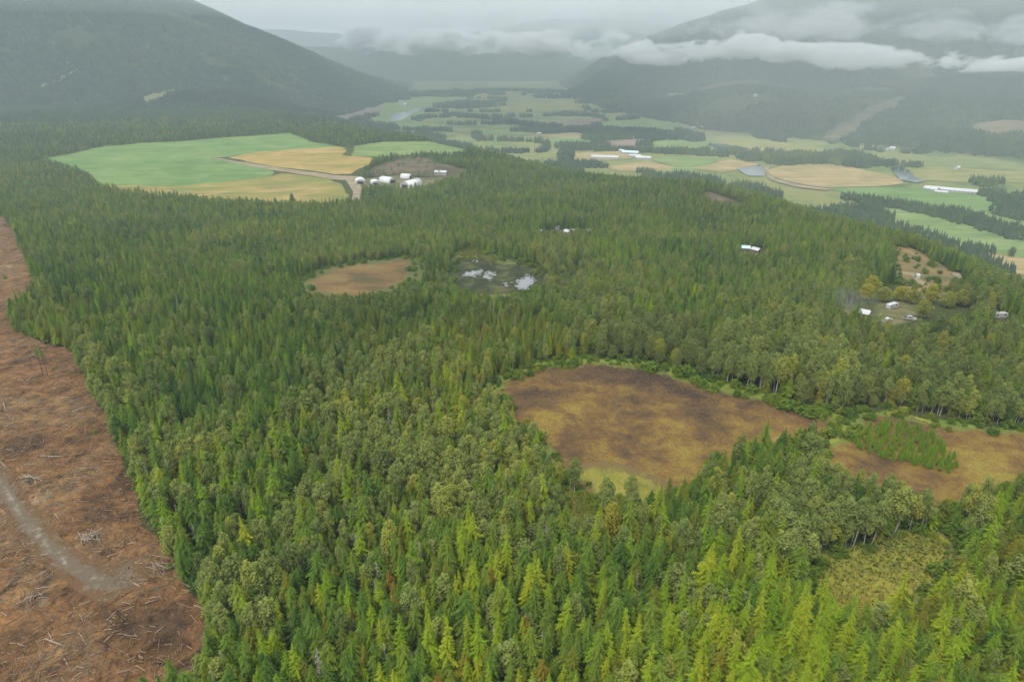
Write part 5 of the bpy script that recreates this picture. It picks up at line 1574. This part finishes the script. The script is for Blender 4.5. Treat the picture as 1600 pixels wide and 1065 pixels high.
for i, (x, y) in enumerate(L['cabin_spots']):
    gable('cabin', x, y, 0.4 + 1.2 * rnd.random(), 4.4, 6.5, 2.6, 1.5, 'white_wall' if i < 4 else 'brown_wall', 'teal_metal' if i == 4 else 'white_metal', CAB[i], 'cabin', 'cabins in forest clearings', 1, 2, i in (1, 4))
for x, y in L['tank_spots']:
    r_ = root('water_tank', (x, y, zat(x, y)), 'round white tank between the cabins above the pond', 'tank')
    b = MB(); b.tube([(0, 0, -0.5), (0, 0, 3.2)], [2.0, 2.0], 18); link('shell', b.mesh('shell', M['white_metal'], False), r_)
    b = MB(); b.tube([(0, 0, 3.2), (0, 0, 3.9)], [2.1, 0.2], 18); link('lid', b.mesh('lid', M['white_metal']), r_)

def wheels(r_, xs, y, rad):
    for xx in xs:
        for s_ in (-1, 1):
            b = MB(); b.tube([(xx, s_ * y - 0.12, rad), (xx, s_ * y + 0.12, rad)], [rad, rad], 14)
            wh = link('wheel', b.mesh('tyre', M['rubber']), r_)
            b = MB(); b.tube([(xx, s_ * (y + 0.10) - 0.04, rad), (xx, s_ * (y + 0.10) + 0.04, rad)], [rad * .55, rad * .55], 10)
            link('rim', b.mesh('rim', M['white_metal']), wh)

def caravan(x, y, rz, label):
    r_ = root('caravan', (x, y, zat(x, y) + 0.2), label, 'caravan', 'caravans by the homestead', rz, (1.05, 1.05, 1.05))
    b = MB()
    prof = [(-3.6, 0.55), (3.4, 0.55), (3.8, 1.3), (3.5, 2.6), (3.1, 2.95), (-3.2, 2.95), (-3.6, 2.6)]
    n = len(prof)
    b.add([(p[0], s_ * 1.2, p[1]) for s_ in (-1, 1) for p in prof], [tuple(range(n)), tuple(reversed(range(n, 2 * n)))] + [(i, n + i, n + (i + 1) % n, (i + 1) % n) for i in range(n)])
    link('body', b.mesh('body', M['white_metal']), r_)
    for s_ in (-1, 1):
        for xx in (-2.2, 1.8):
            b = MB(); b.box(xx - .6, xx + .6, s_ * 1.22 - .03, s_ * 1.22 + .03, 1.6, 2.3); link('window', b.mesh('window', M['glass']), r_)
    b = MB(); b.box(-0.4, 0.35, -1.26, -1.2, 0.65, 2.5); link('door', b.mesh('door', M['grey_wall']), r_)
    b = MB(); b.tube([(3.6, 0, 0.6), (5.0, 0, 0.55)], [0.07, 0.07], 6); link('tow_bar', b.mesh('tow_bar', M['rubber']), r_)
    wheels(r_, (-0.6, 0.3), 1.15, 0.36)
CV = L['caravan_spots']
caravan(*CV[0], 0.5, 'white caravan in the bare yard under yellow willows')
caravan(*CV[1], 0.1, 'white caravan in the woods at the picture edge')

def truck(x, y, rz, paint, label, name, boxy):
    r_ = root(name, (x, y, zat(x, y) + 0.2), label, 'van' if boxy else 'pickup', None, rz, (1.2, 1.2, 1.2))
    b = MB()
    prof = [(-2.7, 0.5), (2.7, 0.5), (2.75, 1.0), (1.5, 1.15), (0.9, 1.85 if not boxy else 2.3), (-0.6, 1.9 if not boxy else 2.4)] + ([(-0.9, 1.15), (-2.7, 1.15)] if not boxy else [(-2.6, 2.35), (-2.75, 1.2)])
    n = len(prof)
    b.add([(p[0], s_ * 0.95, p[1]) for s_ in (-1, 1) for p in prof], [tuple(range(n)), tuple(reversed(range(n, 2 * n)))] + [(i, n + i, n + (i + 1) % n, (i + 1) % n) for i in range(n)])
    link('body', b.mesh('body', M[paint]), r_)
    for s_ in (-1, 1):
        b = MB(); b.box(-0.5, 0.8, s_ * 0.96 - .03, s_ * 0.96 + .03, 1.25, 1.75); link('side_window', b.mesh('side_window', M['glass']), r_)
        b = MB(); b.box(2.70, 2.78, s_ * 0.7 - .15, s_ * 0.7 + .15, 0.75, 0.95); link('headlight', b.mesh('headlight', M['white_metal']), r_)
    zt = 1.75 if not boxy else 2.15
    b = MB(); b.add([(1.44, -0.8, 1.24), (1.44, 0.8, 1.24), (0.98, 0.75, zt + 0.02), (0.98, -0.75, zt + 0.02), (1.5, -0.8, 1.24), (1.5, 0.8, 1.24), (1.04, 0.75, zt + 0.02), (1.04, -0.75, zt + 0.02)],
                    [(4, 5, 6, 7), (0, 3, 2, 1), (0, 1, 5, 4), (2, 3, 7, 6)])
    link('windscreen', b.mesh('windscreen', M['glass']), r_)
    if not boxy:
        b = MB(); b.box(-2.6, -0.95, -0.8, 0.8, 1.152, 1.16); link('cargo_bed', b.mesh('cargo_bed', M['dark_open']), r_)
    wheels(r_, (-1.7, 1.75), 0.9, 0.4)
TR = L['truck_spots']
truck(*TR[0], 0.6, 'white_metal', 'white pickup parked below the caravan', 'pickup_truck', False)
truck(*TR[1], -0.3, 'grey_wall', 'grey pickup among bushes right of the white pickup', 'pickup_truck', False)
truck(*L['van_spots'][0], 1.2, 'white_metal', 'white van parked on the curving gravel drive', 'delivery_van', True)

# ------------------------------------------------------------------ low cloud lying along the mountainside
def low_cloud(thick, off_z, off_y, dens, bias, wid, nseed, label):
    dirv = Vector((-904, 1100, 0)).normalized()
    me_b = MB(); me_b.box(-1900, 5200, -330, 330, -130, 330)
    m, t, o_ = nodes('cloud_vapour')
    tcn = t.nodes.new('ShaderNodeTexCoord').outputs['Object']
    sp = t.nodes.new('ShaderNodeSeparateXYZ'); t.links.new(tcn, sp.inputs[0])
    xx, yy, zz_ = sp.outputs
    mp_ = t.nodes.new('ShaderNodeMapping'); mp_.inputs['Scale'].default_value = (0.75, 0.4, 1.25); mp_.inputs['Location'].default_value = (nseed, 0, nseed); t.links.new(tcn, mp_.inputs['Vector'])
    n1 = noise(t, 0.0046, 8, 0.66, mp_.outputs[0], 0.4)
    n2 = noise(t, 0.0016, 2, 0.5, tcn)
    th = math_n(t, 'MAXIMUM', math_n(t, 'ADD', math_n(t, 'MULTIPLY', xx, 0.019), thick), 18)
    c = math_n(t, 'SUBTRACT', zz_, math_n(t, 'MULTIPLY', xx, 0.0165))
    c = math_n(t, 'SUBTRACT', c, math_n(t, 'MULTIPLY', math_n(t, 'SUBTRACT', n2.outputs['Fac'], 0.42), 150))
    cz = math_n(t, 'DIVIDE', c, th)
    cz = math_n(t, 'MAXIMUM', cz, math_n(t, 'MULTIPLY', cz, -1.7))
    cz2 = math_n(t, 'MULTIPLY', cz, cz)
    wy = math_n(t, 'DIVIDE', yy, wid)
    wy2 = math_n(t, 'MULTIPLY', wy, wy)
    q_ = math_n(t, 'SUBTRACT', 1.0, math_n(t, 'ADD', cz2, wy2))
    q_ = math_n(t, 'ADD', q_, math_n(t, 'MULTIPLY', math_n(t, 'SUBTRACT', n1.outputs['Fac'], bias), 12.0))
    mr = t.nodes.new('ShaderNodeMapRange'); mr.interpolation_type = 'SMOOTHSTEP'
    mr.inputs['From Min'].default_value = 0.0; mr.inputs['From Max'].default_value = 1.0
    mr.inputs['To Max'].default_value = dens
    t.links.new(q_, mr.inputs['Value'])
    pv = t.nodes.new('ShaderNodeVolumePrincipled')
    pv.inputs['Color'].default_value = (0.98, 0.985, 0.985, 1)
    pv.inputs['Anisotropy'].default_value = 0.0
    t.links.new(mr.outputs['Result'], pv.inputs['Density'])
    t.links.new(pv.outputs[0], o_.inputs['Volume'])
    m.cycles.volume_step_rate = 0.08
    o = link('low_cloud', me_b.mesh('low_cloud', m), kind='stuff', label=label)
    o.location = (1765 + off_y * 0.77, 2900 + off_y * 0.63, 20 + off_z)
    o.rotation_euler = (0, 0, math.atan2(dirv.y, dirv.x))
low_cloud(31, 0, 0, 0.024, 0.494, 150, 0, 'white low cloud lying along the mountainside')
low_cloud(70, 120, 520, 0.0024, 0.505, 240, 3000, 'thin torn cloud above the low cloud bank')
# grey cloud base that hides the mountain tops
m, t, o_ = nodes('cloud_base_vapour')
pv = t.nodes.new('ShaderNodeVolumePrincipled')
pv.inputs['Color'].default_value = (0.97, 0.98, 0.98, 1)
pv.inputs['Density'].default_value = 0.00011
t.links.new(pv.outputs[0], o_.inputs['Volume'])
# mist that thickens up the valley
b = MB(); b.box(-3400, 3600, 4750, 12450, Z_MIN - 0.5, 330); link('mist', b.mesh('mist', m), kind='stuff', label='rain mist veiling the far end of the valley')
b = MB(); b.box(520, 5200, 1750, 4740, Z_MIN - 0.3, 310); link('mist', b.mesh('mist', m), kind='stuff', label='drifting mist over the far hillside')
for z0, dx in ((230, 0), (300, 40), (390, 80)):
    b = MB(); b.box(-6000 + dx, 6000 - dx, 2300 + dx, 12500 - dx, z0, 700 + dx)
    link('cloud_base', b.mesh('cloud_base', m), kind='stuff', label='grey cloud base hiding the mountain tops')

# thin smoke rising from the bare spot
sx0 = sum(p[0] for p in L['bare_spot']) / len(L['bare_spot']); sy0 = sum(p[1] for p in L['bare_spot']) / len(L['bare_spot'])
m, t, o_ = nodes('thin_smoke')
tco = t.nodes.new('ShaderNodeTexCoord').outputs['Object']
ln = t.nodes.new('ShaderNodeVectorMath'); ln.operation = 'LENGTH'; t.links.new(tco, ln.inputs[0])
nz = noise(t, 2.2, 4, 0.6, tco)
kq = math_n(t, 'ADD', math_n(t, 'SUBTRACT', 0.8, ln.outputs['Value']), math_n(t, 'MULTIPLY', math_n(t, 'SUBTRACT', nz.outputs['Fac'], 0.5), 1.6))
mr = t.nodes.new('ShaderNodeMapRange'); mr.inputs['From Max'].default_value = 0.9; mr.inputs['To Max'].default_value = 0.012
t.links.new(kq, mr.inputs['Value'])
pv = t.nodes.new('ShaderNodeVolumePrincipled'); pv.inputs['Color'].default_value = (0.95, 0.96, 0.97, 1)
t.links.new(mr.outputs['Result'], pv.inputs['Density']); t.links.new(pv.outputs[0], o_.inputs['Volume'])
b = MB(); b.box(-1, 1, -1, 1, -1, 1)
o = link('smoke', b.mesh('smoke', m), kind='stuff', label='thin smoke over the bare spot in the woods')
o.location = (sx0, sy0, zat(sx0, sy0) + 9); o.scale = (20, 16, 9)

# ------------------------------------------------------------------ haze
b = MB(); b.box(-6900, 6900, -1000, 12700, Z_MIN - 1.0, max(Z_MAX, CAM_Z) + 25)
m, t, o_ = nodes('valley_haze')
pv = t.nodes.new('ShaderNodeVolumePrincipled')
pv.inputs['Color'].default_value = (0.75, 0.90, 1.0, 1)
pv.inputs['Density'].default_value = 0.000104
pv.inputs['Anisotropy'].default_value = 0.0
t.links.new(pv.outputs[0], o_.inputs['Volume'])
link('haze', b.mesh('haze', m), kind='stuff', label='thin rain haze filling the valley')
